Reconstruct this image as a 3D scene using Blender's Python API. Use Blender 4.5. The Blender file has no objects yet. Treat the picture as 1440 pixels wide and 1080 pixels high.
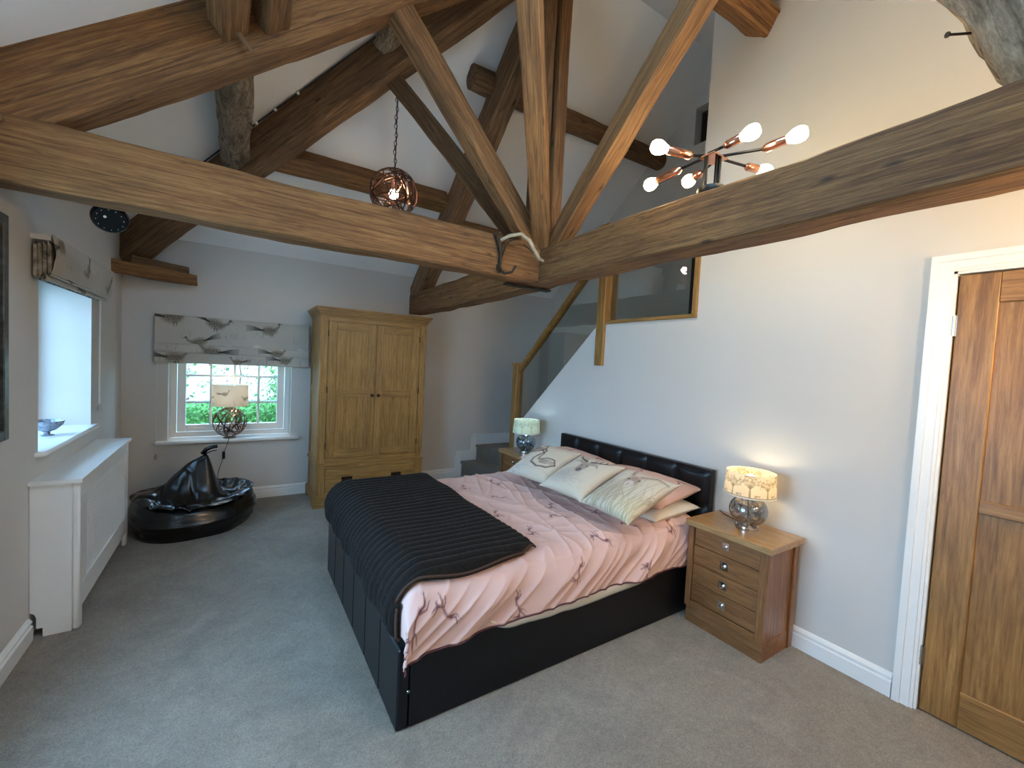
import bpy, math, random
import numpy as np
from mathutils import Vector, Matrix, noise

random.seed(7)
SC = bpy.context.scene
COL = SC.collection

# ------------------------------------------------------------------ camera
YAW, PIT, ROL, FPX = math.radians(32.84564), math.radians(2.5749), math.radians(-2.92243), 604.0
cam_d = bpy.data.cameras.new('camera')
cam = bpy.data.objects.new('camera', cam_d)
COL.objects.link(cam)
SC.camera = cam
cam_d.sensor_width = 36.0
cam_d.lens = FPX * 36.0 / 1440.0
cam_d.clip_start = 0.02
cam_d.clip_end = 300
_f = Vector((math.sin(YAW) * math.cos(PIT), math.cos(YAW) * math.cos(PIT), -math.sin(PIT)))
_r = Vector((math.cos(YAW), -math.sin(YAW), 0))
_d = _f.cross(_r)
_cr, _sr = math.cos(ROL), math.sin(ROL)
_r2 = _cr * _r + _sr * _d
_d2 = -_sr * _r + _cr * _d
cam.matrix_world = Matrix(((_r2.x, -_d2.x, -_f.x, 0), (_r2.y, -_d2.y, -_f.y, 0), (_r2.z, -_d2.z, -_f.z, 1.47), (0, 0, 0, 1)))

# ------------------------------------------------------------------ view + world
vs = SC.view_settings
vs.view_transform = 'Standard'
vs.look = 'None'
vs.gamma = 1.0
vs.use_curve_mapping = False
vs.exposure = 1.0
SC.cycles.max_bounces = 10
SC.cycles.diffuse_bounces = 6
SC.cycles.transparent_max_bounces = 16
SC.cycles.caustics_reflective = False
SC.cycles.caustics_refractive = False
SC.cycles.sample_clamp_indirect = 6.0
W_SKY = 7.5
world = bpy.data.worlds.new('sky')
SC.world = world
world.use_nodes = True
_nt = world.node_tree
_bg = _nt.nodes['Background']
_tc = _nt.nodes.new('ShaderNodeTexCoord')
_sx = _nt.nodes.new('ShaderNodeSeparateXYZ')
_rp = _nt.nodes.new('ShaderNodeValToRGB')
_rp.color_ramp.elements[0].position = 0.0
_rp.color_ramp.elements[0].color = (0.42, 0.70, 1.0, 1)
_rp.color_ramp.elements[1].position = 0.8
_rp.color_ramp.elements[1].color = (0.36, 0.65, 1.0, 1)
_nt.links.new(_tc.outputs['Generated'], _sx.inputs[0])
_nt.links.new(_sx.outputs['Z'], _rp.inputs[0])
_nt.links.new(_rp.outputs[0], _bg.inputs[0])
_bg.inputs[1].default_value = W_SKY

# lamp strengths (the lamps themselves are built with their fittings)
P_CHAND = 11.5      # each of the six bulbs on the beam
P_PEND = 24.0
P_NEAR = 11.0
P_FAR = 16.0
P_WINL = 1.5
P_WALL = 66.0     # each added, unseen wall light behind the camera

# ------------------------------------------------------------------ materials
def newmat(name):
    m = bpy.data.materials.new(name)
    m.use_nodes = True
    nt = m.node_tree
    return m, nt, nt.nodes['Principled BSDF']

def ramp(nt, stops):
    r = nt.nodes.new('ShaderNodeValToRGB')
    el = r.color_ramp.elements
    while len(el) < len(stops):
        el.new(0.5)
    for e, (p, c) in zip(el, stops):
        e.position = p
        e.color = (c[0], c[1], c[2], 1)
    return r

def mapped(nt, scale, coord='Object'):
    tc = nt.nodes.new('ShaderNodeTexCoord')
    mp = nt.nodes.new('ShaderNodeMapping')
    mp.inputs['Scale'].default_value = scale
    nt.links.new(tc.outputs[coord], mp.inputs['Vector'])
    return mp

def noisen(nt, vec, scale=5, detail=4, rough=0.55, dist=0.0):
    n = nt.nodes.new('ShaderNodeTexNoise')
    n.inputs['Scale'].default_value = scale
    n.inputs['Detail'].default_value = detail
    n.inputs['Roughness'].default_value = rough
    n.inputs['Distortion'].default_value = dist
    if vec is not None:
        nt.links.new(vec, n.inputs['Vector'])
    return n

def mixc(nt, a, b, fac, mode='MIX'):
    m = nt.nodes.new('ShaderNodeMix')
    m.data_type = 'RGBA'
    m.blend_type = mode
    for s, v in ((6, a), (7, b), (0, fac)):
        if hasattr(v, 'is_output'):
            nt.links.new(v, m.inputs[s])
        elif s == 0:
            m.inputs[0].default_value = v
        else:
            m.inputs[s].default_value = (v[0], v[1], v[2], 1)
    return m.outputs[2]

def bumpn(nt, b, h, strength=0.3, dist=0.01):
    bu = nt.nodes.new('ShaderNodeBump')
    bu.inputs['Strength'].default_value = strength
    bu.inputs['Distance'].default_value = dist
    nt.links.new(h, bu.inputs['Height'])
    nt.links.new(bu.outputs[0], b.inputs['Normal'])

def plain(name, col, rough=0.5, metal=0.0, nscale=30, var=0.06, bump=0.0, bscale=200, coat=0.0, spec=0.5):
    m, nt, b = newmat(name)
    mp = mapped(nt, (1, 1, 1))
    n = noisen(nt, mp.outputs[0], nscale, 3)
    lo = tuple(c * (1 - var) for c in col)
    hi = tuple(min(1, c * (1 + var)) for c in col)
    r = ramp(nt, [(0.3, lo), (0.7, hi)])
    nt.links.new(n.outputs[0], r.inputs[0])
    nt.links.new(r.outputs[0], b.inputs['Base Color'])
    b.inputs['Roughness'].default_value = rough
    b.inputs['Metallic'].default_value = metal
    b.inputs['Coat Weight'].default_value = coat
    b.inputs['Specular IOR Level'].default_value = spec
    if bump:
        n2 = noisen(nt, mp.outputs[0], bscale, 3)
        bumpn(nt, b, n2.outputs[0], bump, 0.004)
    return m

def wood(name, dark, mid, light, grain=(1.1, 16, 16), rough=0.55, bump=0.35, axis='x', knots=True, fine=1.0, rnd=0.25, coat=0.0):
    """timber whose grain runs along one local axis"""
    g = {'x': (grain[0], grain[1], grain[2]), 'y': (grain[1], grain[0], grain[2]), 'z': (grain[1], grain[2], grain[0])}[axis]
    m, nt, b = newmat(name)
    oi = nt.nodes.new('ShaderNodeObjectInfo')
    mp = mapped(nt, g)
    add = nt.nodes.new('ShaderNodeVectorMath')
    add.operation = 'ADD'
    sc = nt.nodes.new('ShaderNodeMath'); sc.operation = 'MULTIPLY'; sc.inputs[1].default_value = 37.0
    nt.links.new(oi.outputs['Random'], sc.inputs[0])
    nt.links.new(mp.outputs[0], add.inputs[0])
    nt.links.new(sc.outputs[0], add.inputs[1])
    n1 = noisen(nt, add.outputs[0], 1.0 * fine, 9, 0.66, 1.6)
    n2 = noisen(nt, add.outputs[0], 4.5 * fine, 6, 0.75, 0.6)
    r1 = ramp(nt, [(0.34, dark), (0.50, mid), (0.68, light)])
    nt.links.new(n1.outputs[0], r1.inputs[0])
    r2 = ramp(nt, [(0.38, (0.50, 0.47, 0.44)), (0.60, (1, 1, 1))])
    nt.links.new(n2.outputs[0], r2.inputs[0])
    c = mixc(nt, r1.outputs[0], r2.outputs[0], 0.8, 'MULTIPLY')
    if knots:                       # thin drying cracks along the grain
        mpc = mapped(nt, tuple(q * 0.45 for q in g))
        n4 = noisen(nt, mpc.outputs[0], 1.0, 3, 0.5, 0.3)
        r5 = ramp(nt, [(0.485, (1, 1, 1)), (0.5, (0.30, 0.26, 0.22)), (0.515, (1, 1, 1))])
        nt.links.new(n4.outputs[0], r5.inputs[0])
        c = mixc(nt, c, r5.outputs[0], 0.55, 'MULTIPLY')
    # broad age patches
    mp2 = mapped(nt, (1, 1, 1))
    n3 = noisen(nt, mp2.outputs[0], 2.3, 3)
    r3 = ramp(nt, [(0.35, (0.72, 0.70, 0.68)), (0.65, (1.1, 1.06, 1.0))])
    nt.links.new(n3.outputs[0], r3.inputs[0])
    c = mixc(nt, c, r3.outputs[0], 0.6, 'MULTIPLY')
    if knots:
        ks = {'x': (3.0, 9, 9), 'y': (9, 3.0, 9), 'z': (9, 9, 3.0)}[axis]
        mp3 = mapped(nt, ks)
        v = nt.nodes.new('ShaderNodeTexVoronoi')
        v.inputs['Scale'].default_value = 1.0
        nt.links.new(mp3.outputs[0], v.inputs['Vector'])
        r4 = ramp(nt, [(0.05, (0.12, 0.10, 0.09)), (0.12, (1, 1, 1))])
        nt.links.new(v.outputs['Distance'], r4.inputs[0])
        c = mixc(nt, c, r4.outputs[0], 0.85, 'MULTIPLY')
    hsv = nt.nodes.new('ShaderNodeHueSaturation')
    mr = nt.nodes.new('ShaderNodeMapRange')
    mr.inputs['To Min'].default_value = 1 - rnd
    mr.inputs['To Max'].default_value = 1 + rnd
    nt.links.new(oi.outputs['Random'], mr.inputs['Value'])
    nt.links.new(mr.outputs[0], hsv.inputs['Value'])
    nt.links.new(c, hsv.inputs['Color'])
    nt.links.new(hsv.outputs[0], b.inputs['Base Color'])
    b.inputs['Roughness'].default_value = rough
    b.inputs['Coat Weight'].default_value = coat
    ad = nt.nodes.new('ShaderNodeMath'); ad.operation = 'ADD'
    nt.links.new(n1.outputs[0], ad.inputs[0])
    nt.links.new(n2.outputs[0], ad.inputs[1])
    if bump:
        bumpn(nt, b, ad.outputs[0], bump, 0.01)
    return m

def printmat(name, rough=0.9, bump=0.15, bscale=900, translucent=0.0, tint=(1, 1, 1)):
    """cloth whose printed colours are stored on the mesh"""
    m, nt, b = newmat(name)
    at = nt.nodes.new('ShaderNodeVertexColor')
    at.layer_name = 'print'
    mp = mapped(nt, (1, 1, 1))
    n = noisen(nt, mp.outputs[0], bscale, 2)
    r = ramp(nt, [(0.3, (0.9, 0.9, 0.9)), (0.7, (1, 1, 1))])
    nt.links.new(n.outputs[0], r.inputs[0])
    c = mixc(nt, at.outputs[0], r.outputs[0], 1.0, 'MULTIPLY')
    nt.links.new(c, b.inputs['Base Color'])
    b.inputs['Roughness'].default_value = rough
    b.inputs['Specular IOR Level'].default_value = 0.2
    b.inputs['Sheen Weight'].default_value = 0.1
    bumpn(nt, b, n.outputs[0], bump, 0.002)
    if translucent:
        tr = nt.nodes.new('ShaderNodeBsdfTranslucent')
        nt.links.new(c, tr.inputs[0])
        mx = nt.nodes.new('ShaderNodeMixShader')
        mx.inputs[0].default_value = translucent
        out = nt.nodes['Material Output']
        nt.links.new(b.outputs[0], mx.inputs[1])
        nt.links.new(tr.outputs[0], mx.inputs[2])
        nt.links.new(mx.outputs[0], out.inputs[0])
    return m

def glassmat(name, tint=(1, 1, 1), refl=0.06, rough=0.0, dirt=0.0):
    m, nt, b = newmat(name)
    out = nt.nodes['Material Output']
    nt.nodes.remove(b)
    tr = nt.nodes.new('ShaderNodeBsdfTransparent')
    gl = nt.nodes.new('ShaderNodeBsdfGlossy')
    gl.inputs['Roughness'].default_value = rough
    lw = nt.nodes.new('ShaderNodeLayerWeight')
    lw.inputs[0].default_value = 0.25
    mr = nt.nodes.new('ShaderNodeMapRange')
    mr.inputs['To Min'].default_value = refl
    mr.inputs['To Max'].default_value = 0.75
    nt.links.new(lw.outputs['Facing'], mr.inputs['Value'])
    if dirt:
        mp = mapped(nt, (1, 1, 1))
        n = noisen(nt, mp.outputs[0], 60, 4)
        r = ramp(nt, [(0.45, tuple(t * 0.45 for t in tint)), (0.6, tint)])
        nt.links.new(n.outputs[0], r.inputs[0])
        nt.links.new(r.outputs[0], tr.inputs[0])
    else:
        tr.inputs[0].default_value = (*tint, 1)
    mx = nt.nodes.new('ShaderNodeMixShader')
    nt.links.new(mr.outputs[0], mx.inputs[0])
    nt.links.new(tr.outputs[0], mx.inputs[1])
    nt.links.new(gl.outputs[0], mx.inputs[2])
    nt.links.new(mx.outputs[0], out.inputs[0])
    return m

def emis(name, col, s):
    m, nt, b = newmat(name)
    b.inputs['Base Color'].default_value = (*col, 1)
    b.inputs['Emission Color'].default_value = (*col, 1)
    b.inputs['Emission Strength'].default_value = s
    return m

def carpetmat(name, a, bcol, c):
    m, nt, b = newmat(name)
    mp = mapped(nt, (1, 1, 1))
    big = noisen(nt, mp.outputs[0], 3.0, 5, 0.62, 1.4)
    mid = noisen(nt, mp.outputs[0], 45, 5, 0.75, 0.8)
    fine = noisen(nt, mp.outputs[0], 150, 4, 0.85, 0.5)
    r1 = ramp(nt, [(0.32, a), (0.5, bcol), (0.68, c)])
    nt.links.new(mid.outputs[0], r1.inputs[0])
    r2 = ramp(nt, [(0.34, (0.82, 0.81, 0.80)), (0.66, (1.10, 1.09, 1.08))])
    nt.links.new(big.outputs[0], r2.inputs[0])
    r3 = ramp(nt, [(0.36, (0.55, 0.55, 0.55)), (0.62, (1.22, 1.22, 1.22))])
    nt.links.new(fine.outputs[0], r3.inputs[0])
    col = mixc(nt, r1.outputs[0], r2.outputs[0], 1.0, 'MULTIPLY')
    col = mixc(nt, col, r3.outputs[0], 0.9, 'MULTIPLY')
    nt.links.new(col, b.inputs['Base Color'])
    b.inputs['Roughness'].default_value = 1.0
    b.inputs['Specular IOR Level'].default_value = 0.1
    b.inputs['Sheen Weight'].default_value = 0.3
    ad = nt.nodes.new('ShaderNodeMath'); ad.operation = 'ADD'
    nt.links.new(mid.outputs[0], ad.inputs[0])
    nt.links.new(fine.outputs[0], ad.inputs[1])
    bumpn(nt, b, ad.outputs[0], 0.9, 0.012)
    return m

M = {}
M['wall'] = plain('painted_plaster', (0.62, 0.60, 0.57), 0.85, nscale=1.5, var=0.025, bump=0.05, bscale=60)
M['ceil'] = plain('white_plaster', (0.86, 0.855, 0.85), 0.85, nscale=1.5, var=0.02, bump=0.05, bscale=40)
M['white'] = plain('white_gloss_paint', (0.84, 0.84, 0.82), 0.3, nscale=4, var=0.02)
M['reveal'] = plain('white_reveal_plaster', (0.78, 0.80, 0.82), 0.8, nscale=3, var=0.02)
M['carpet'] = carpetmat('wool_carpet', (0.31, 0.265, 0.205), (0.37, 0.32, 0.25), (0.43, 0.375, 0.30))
M['stair_carpet'] = carpetmat('stair_carpet', (0.20, 0.165, 0.13), (0.26, 0.22, 0.175), (0.32, 0.275, 0.225))  # carpet colour darkened to carry the shade on the stairs
M['beam'] = wood('old_pine_beam', (0.13, 0.056, 0.019), (0.27, 0.128, 0.044), (0.40, 0.215, 0.08), (1.5, 38, 38), 0.72, 0.8)
M['beam_dark'] = wood('old_dark_beam', (0.11, 0.056, 0.026), (0.22, 0.118, 0.055), (0.33, 0.19, 0.095), (1.6, 34, 34), 0.8, 0.8)
M['beam_grey'] = wood('weathered_beam', (0.15, 0.105, 0.07), (0.34, 0.26, 0.18), (0.50, 0.41, 0.30), (4, 16, 16), 0.9, 1.0)
M['beam_gold'] = wood('golden_pine_strut', (0.19, 0.085, 0.028), (0.32, 0.155, 0.052), (0.44, 0.235, 0.09), (1.4, 36, 36), 0.7, 0.6)
OAKC = ((0.27, 0.14, 0.036), (0.38, 0.21, 0.062), (0.46, 0.27, 0.09))
M['oak_v'] = wood('oak_upright', *OAKC, (1.3, 22, 22), 0.42, 0.12, 'z', False, rnd=0.06)
M['oak_h'] = wood('oak_across', *OAKC, (1.3, 22, 22), 0.42, 0.12, 'x', False, rnd=0.06)
M['oak_y'] = wood('oak_along', *OAKC, (1.3, 22, 22), 0.42, 0.12, 'y', False, rnd=0.06)
DC = ((0.22, 0.105, 0.030), (0.35, 0.18, 0.055), (0.45, 0.25, 0.085))
M['door_v'] = wood('door_oak_upright', *DC, (0.9, 15, 15), 0.38, 0.1, 'z', False, rnd=0.05)
M['door_y'] = wood('door_oak_rail', *DC, (1.2, 20, 20), 0.38, 0.1, 'y', False, rnd=0.05)
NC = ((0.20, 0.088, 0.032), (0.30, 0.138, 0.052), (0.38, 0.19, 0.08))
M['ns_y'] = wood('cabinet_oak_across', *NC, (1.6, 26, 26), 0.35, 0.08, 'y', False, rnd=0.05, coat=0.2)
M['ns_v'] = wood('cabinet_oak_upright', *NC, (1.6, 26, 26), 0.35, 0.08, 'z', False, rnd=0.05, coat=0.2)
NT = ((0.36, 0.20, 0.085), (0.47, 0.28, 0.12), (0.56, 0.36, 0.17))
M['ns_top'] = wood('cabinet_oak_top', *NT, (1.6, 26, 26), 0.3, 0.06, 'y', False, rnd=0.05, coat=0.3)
M['leather'] = plain('black_leather', (0.006, 0.006, 0.008), 0.33, nscale=40, var=0.2, bump=0.12, bscale=260, spec=0.32)
M['bag'] = plain('shiny_black_bag', (0.005, 0.005, 0.006), 0.22, nscale=40, var=0.2, bump=0.15, bscale=120)
M['fur'] = plain('dark_brown_fur', (0.008, 0.006, 0.005), 0.7, nscale=60, var=0.4, bump=0.6, bscale=420, spec=0.12)
M['fur'].node_tree.nodes['Principled BSDF'].inputs['Sheen Weight'].default_value = 0.06
M['fur_hem'] = plain('brown_hem', (0.045, 0.02, 0.01), 0.8)
M['black'] = plain('black_metal', (0.012, 0.012, 0.012), 0.4, 0.6)
M['blackp'] = plain('black_plastic', (0.003, 0.003, 0.003), 0.3, spec=0.25)
M['bronze'] = plain('dark_bronze', (0.05, 0.035, 0.025), 0.4, 0.9)
M['copper'] = plain('polished_copper', (0.85, 0.42, 0.28), 0.18, 1.0)
M['copper_d'] = plain('aged_copper_band', (0.16, 0.085, 0.06), 0.3, 1.0)
M['chrome'] = plain('chrome', (0.75, 0.75, 0.76), 0.15, 1.0)
M['steel'] = plain('satin_steel', (0.42, 0.40, 0.37), 0.3, 1.0)
M['cotton'] = plain('white_cotton', (0.74, 0.70, 0.62), 0.9, nscale=8, var=0.05, bump=0.2, bscale=80)
M['print'] = printmat('printed_cotton')
M['blindfab'] = printmat('printed_blind_linen', translucent=0.12)
M['shade'] = printmat('printed_lampshade', translucent=0.30)
M['shade_in'] = plain('white_shade_lining', (0.85, 0.82, 0.75), 0.8)
M['glass'] = glassmat('window_glass', (0.95, 0.98, 1.0), 0.04)
M['glass_bal'] = glassmat('balustrade_glass', (0.88, 0.92, 0.90), 0.07)
M['glass_smoke'] = glassmat('bubbled_smoked_glass', (0.78, 0.77, 0.78), 0.12, 0.03, dirt=1)
M['glass_blue'] = glassmat('bubbled_blue_glass', (0.62, 0.78, 0.90), 0.15, 0.03, dirt=1)
M['warm_bulb'] = emis('lit_warm_bulb', (1.0, 0.82, 0.50), 30)
M['pend_bulb'] = emis('lit_pendant_bulb', (1.0, 0.85, 0.62), 22)
M['cool_bulb'] = emis('lit_cool_bulb', (0.62, 0.85, 1.0), 12)
M['antler'] = plain('pale_antler', (0.45, 0.36, 0.24), 0.5, nscale=20, var=0.25)
M['iron'] = plain('rusty_iron', (0.055, 0.038, 0.026), 0.6, 0.6, nscale=50, var=0.4)
M['mosaic'] = plain('grey_mosaic', (0.25, 0.29, 0.36), 0.25, 0.3, nscale=90, var=0.7)
M['leaf'] = plain('hedge_leaf', (0.07, 0.20, 0.035), 0.6, nscale=6, var=0.4)
M['leaf2'] = plain('shrub_leaf', (0.10, 0.22, 0.05), 0.6, nscale=6, var=0.5)
M['leaf_red'] = plain('russet_leaf', (0.30, 0.10, 0.07), 0.6, nscale=6, var=0.4)
M['stone'] = plain('pale_garden_stone', (0.72, 0.68, 0.62), 0.9, nscale=8, var=0.2, bump=0.4, bscale=20)
M['lawn'] = plain('lawn', (0.10, 0.18, 0.05), 0.95, nscale=20, var=0.3)
M['gravel'] = plain('pale_gravel', (0.55, 0.52, 0.46), 0.95, nscale=60, var=0.3)
M['pic'] = plain('dark_grey_frame', (0.07, 0.07, 0.07), 0.35, 0.5, nscale=30, var=0.5)
M['picart'] = plain('abstract_canvas', (0.33, 0.31, 0.24), 0.8, nscale=5, var=0.4)
M['cable'] = plain('black_cable', (0.012, 0.012, 0.014), 0.6)
M['clip'] = plain('white_cable_clip', (0.75, 0.75, 0.72), 0.5)
M['peg'] = plain('oak_peg', (0.20, 0.10, 0.045), 0.7)
M['piping'] = plain('dark_red_piping', (0.09, 0.02, 0.03), 0.8)

# ------------------------------------------------------------------ object helpers
def wloc(o):
    v = Vector((0, 0, 0))
    while o is not None:
        v += o.location
        o = o.parent
    return v

def tag(o, label=None, cat=None, group=None, kind=None):
    if label: o['label'] = label
    if cat: o['category'] = cat
    if group: o['group'] = group
    if kind: o['kind'] = kind
    return o

def thing(name, label, cat, loc=(0, 0, 0), group=None, kind=None, rz=0.0):
    o = bpy.data.objects.new(name, None)
    COL.objects.link(o)
    o.location = loc
    o.rotation_euler = (0, 0, rz)
    o.empty_display_size = 0.05
    return tag(o, label, cat, group, kind)

class MB:
    def __init__(s):
        s.v = []; s.f = []; s.col = None
    def add(s, vs, fs):
        n = len(s.v)
        s.v += [tuple(p) for p in vs]
        s.f += [tuple(i + n for i in f) for f in fs]
        return s
    def box(s, x0, x1, y0, y1, z0, z1, bev=0.0):
        if bev <= 0:
            return s.add([(x0, y0, z0), (x1, y0, z0), (x1, y1, z0), (x0, y1, z0), (x0, y0, z1), (x1, y0, z1), (x1, y1, z1), (x0, y1, z1)],
                         [(3, 2, 1, 0), (4, 5, 6, 7), (0, 1, 5, 4), (1, 2, 6, 5), (2, 3, 7, 6), (3, 0, 4, 7)])
        b = min(bev, (x1 - x0) / 2.01, (y1 - y0) / 2.01, (z1 - z0) / 2.01)
        xs, ys, zs = (x0, x1), (y0, y1), (z0, z1)
        vs = []; idx = {}
        for i in (0, 1):
            for j in (0, 1):
                for k in (0, 1):
                    sx, sy, sz = (1, -1)[i], (1, -1)[j], (1, -1)[k]
                    for a, p in enumerate(((xs[i], ys[j] + sy * b, zs[k] + sz * b), (xs[i] + sx * b, ys[j], zs[k] + sz * b), (xs[i] + sx * b, ys[j] + sy * b, zs[k]))):
                        idx[i, j, k, a] = len(vs); vs.append(p)
        fs = []
        def q(l, nrm):
            c = [Vector(vs[t]) for t in l]
            n = (c[1] - c[0]).cross(c[2] - c[0])
            fs.append(tuple(l) if n.dot(Vector(nrm)) > 0 else tuple(reversed(l)))
        for i in (0, 1):
            q([idx[i, 0, 0, 0], idx[i, 1, 0, 0], idx[i, 1, 1, 0], idx[i, 0, 1, 0]], (2 * i - 1, 0, 0))
            q([idx[0, i, 0, 1], idx[1, i, 0, 1], idx[1, i, 1, 1], idx[0, i, 1, 1]], (0, 2 * i - 1, 0))
            q([idx[0, 0, i, 2], idx[1, 0, i, 2], idx[1, 1, i, 2], idx[0, 1, i, 2]], (0, 0, 2 * i - 1))
        for j in (0, 1):
            for k in (0, 1):
                sj, sk = 2 * j - 1, 2 * k - 1
                q([idx[0, j, k, 1], idx[1, j, k, 1], idx[1, j, k, 2], idx[0, j, k, 2]], (0, sj, sk))
                q([idx[j, 0, k, 0], idx[j, 1, k, 0], idx[j, 1, k, 2], idx[j, 0, k, 2]], (sj, 0, sk))
                q([idx[j, k, 0, 0], idx[j, k, 1, 0], idx[j, k, 1, 1], idx[j, k, 0, 1]], (sj, sk, 0))
        for i in (0, 1):
            for j in (0, 1):
                for k in (0, 1):
                    q([idx[i, j, k, 0], idx[i, j, k, 1], idx[i, j, k, 2]], (2 * i - 1, 2 * j - 1, 2 * k - 1))
        return s.add(vs, fs)
    def prism(s, poly, axis, c0, c1):
        """poly in the two remaining axes (in xyz order), extruded along axis"""
        n = len(poly)
        def P(a, b, c):
            return {'x': (c, a, b), 'y': (a, c, b), 'z': (a, b, c)}[axis]
        vs = [P(a, b, c0) for a, b in poly] + [P(a, b, c1) for a, b in poly]
        fs = [tuple(range(n)), tuple(range(2 * n - 1, n - 1, -1))]
        fs += [(i, i + n, (i + 1) % n + n, (i + 1) % n) for i in range(n)]
        return s.add(vs, fs)
    def tube(s, pts, r, seg=8, closed=False, taper=None, caps=True, flat=1.0):
        pts = [Vector(p) for p in pts]
        n = len(pts)
        vs = []; prev = None
        for i, p in enumerate(pts):
            if closed:
                t = pts[(i + 1) % n] - pts[i - 1]
            else:
                t = pts[min(i + 1, n - 1)] - pts[max(i - 1, 0)]
            t.normalize()
            if prev is None:
                a = Vector((0, 0, 1)) if abs(t.z) < 0.9 else Vector((1, 0, 0))
                u = t.cross(a).normalized()
            else:
                u = (prev - t * prev.dot(t)).normalized()
            prev = u
            w = t.cross(u)
            rr = r if taper is None else r * taper[i]
            for k in range(seg):
                an = 2 * math.pi * k / seg
                vs.append(p + u * (math.cos(an) * rr) + w * (math.sin(an) * rr * flat))
        fs = []
        for i in range(n if closed else n - 1):
            j = (i + 1) % n
            for k in range(seg):
                l = (k + 1) % seg
                fs.append((i * seg + k, i * seg + l, j * seg + l, j * seg + k))
        if caps and not closed:
            fs.append(tuple(reversed(range(seg))))
            fs.append(tuple(range((n - 1) * seg, n * seg)))
        return s.add(vs, fs)
    def lathe(s, prof, c=(0, 0, 0), seg=32, axis=(0, 0, 1)):
        ax = Vector(axis).normalized()
        a = Vector((1, 0, 0)) if abs(ax.x) < 0.9 else Vector((0, 1, 0))
        u = (a - ax * a.dot(ax)).normalized(); w = ax.cross(u)
        c = Vector(c); vs = []
        for r, h in prof:
            for k in range(seg):
                an = 2 * math.pi * k / seg
                vs.append(c + u * (r * math.cos(an)) + w * (r * math.sin(an)) + ax * h)
        fs = []
        for i in range(len(prof) - 1):
            for k in range(seg):
                l = (k + 1) % seg
                fs.append((i * seg + k, i * seg + l, (i + 1) * seg + l, (i + 1) * seg + k))
        if prof[0][0] > 1e-6: fs.append(tuple(reversed(range(seg))))
        if prof[-1][0] > 1e-6: fs.append(tuple(range((len(prof) - 1) * seg, len(prof) * seg)))
        return s.add(vs, fs)
    def sphere(s, c, r, su=20, sv=12, sc=(1, 1, 1)):
        pr = [(max(1e-7, math.sin(math.pi * i / sv)), -math.cos(math.pi * i / sv)) for i in range(sv + 1)]
        n = len(s.v)
        s.lathe(pr, (0, 0, 0), su)
        for i in range(n, len(s.v)):
            x, y, z = s.v[i]
            s.v[i] = (c[0] + x * r * sc[0], c[1] + y * r * sc[1], c[2] + z * r * sc[2])
        return s
    def grid(s, nu, nv, fn, back=None):
        """fn(u,v)->xyz, u,v in 0..1"""
        n = len(s.v)
        for i in range(nu):
            for j in range(nv):
                s.v.append(tuple(fn(i / (nu - 1), j / (nv - 1))))
        for i in range(nu - 1):
            for j in range(nv - 1):
                a = n + i * nv + j
                s.f.append((a, a + nv, a + nv + 1, a + 1))
        return s
    def build(s, name, mat, parent=None, smooth=False, recalc=False, kind=None):
        me = bpy.data.meshes.new(name)
        off = wloc(parent) if parent is not None else Vector((0, 0, 0))
        if parent is None and s.v:
            vv = np.array(s.v)
            off = Vector(((vv[:, 0].min() + vv[:, 0].max()) / 2, (vv[:, 1].min() + vv[:, 1].max()) / 2, vv[:, 2].min()))
        me.from_pydata([(p[0] - off.x, p[1] - off.y, p[2] - off.z) for p in s.v], [], s.f)
        if recalc:
            import bmesh
            bm = bmesh.new(); bm.from_mesh(me)
            bmesh.ops.remove_doubles(bm, verts=bm.verts, dist=1e-6)
            bmesh.ops.recalc_face_normals(bm, faces=bm.faces)
            bm.to_mesh(me); bm.free()
        if s.col is not None:
            at = me.color_attributes.new('print', 'FLOAT_COLOR', 'POINT')
            at.data.foreach_set('color', np.asarray(s.col, dtype=np.float32).ravel())
        me.materials.append(mat)
        if smooth:
            me.shade_smooth()
            if smooth != True:
                try: me.set_sharp_from_angle(angle=math.radians(smooth))
                except Exception: pass
        o = bpy.data.objects.new(name, me)
        COL.objects.link(o)
        if parent is not None:
            o.parent = parent
        else:
            o.location = off
        if kind: o['kind'] = kind
        return o

def struct(name, mb, mat, **k):
    o = mb.build(name, mat, **k)
    o['kind'] = 'structure'
    return o

def light(name, loc, power, col, size=0.03):
    l = bpy.data.lights.new(name, 'POINT')
    l.energy = power; l.color = col; l.shadow_soft_size = size
    o = bpy.data.objects.new(name, l)
    COL.objects.link(o); o.location = loc
    return o

def dup(root, delta, label=None, group=None):
    """copy a thing with its parts and sub-parts"""
    r = root.copy(); COL.objects.link(r)
    r.location = root.location + Vector(delta)
    if label: r['label'] = label
    if group: r['group'] = group
    for ch in list(root.children):
        c = ch.copy(); COL.objects.link(c); c.parent = r
        for g in ch.children:
            d = g.copy(); COL.objects.link(d); d.parent = c
    return r

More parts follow.
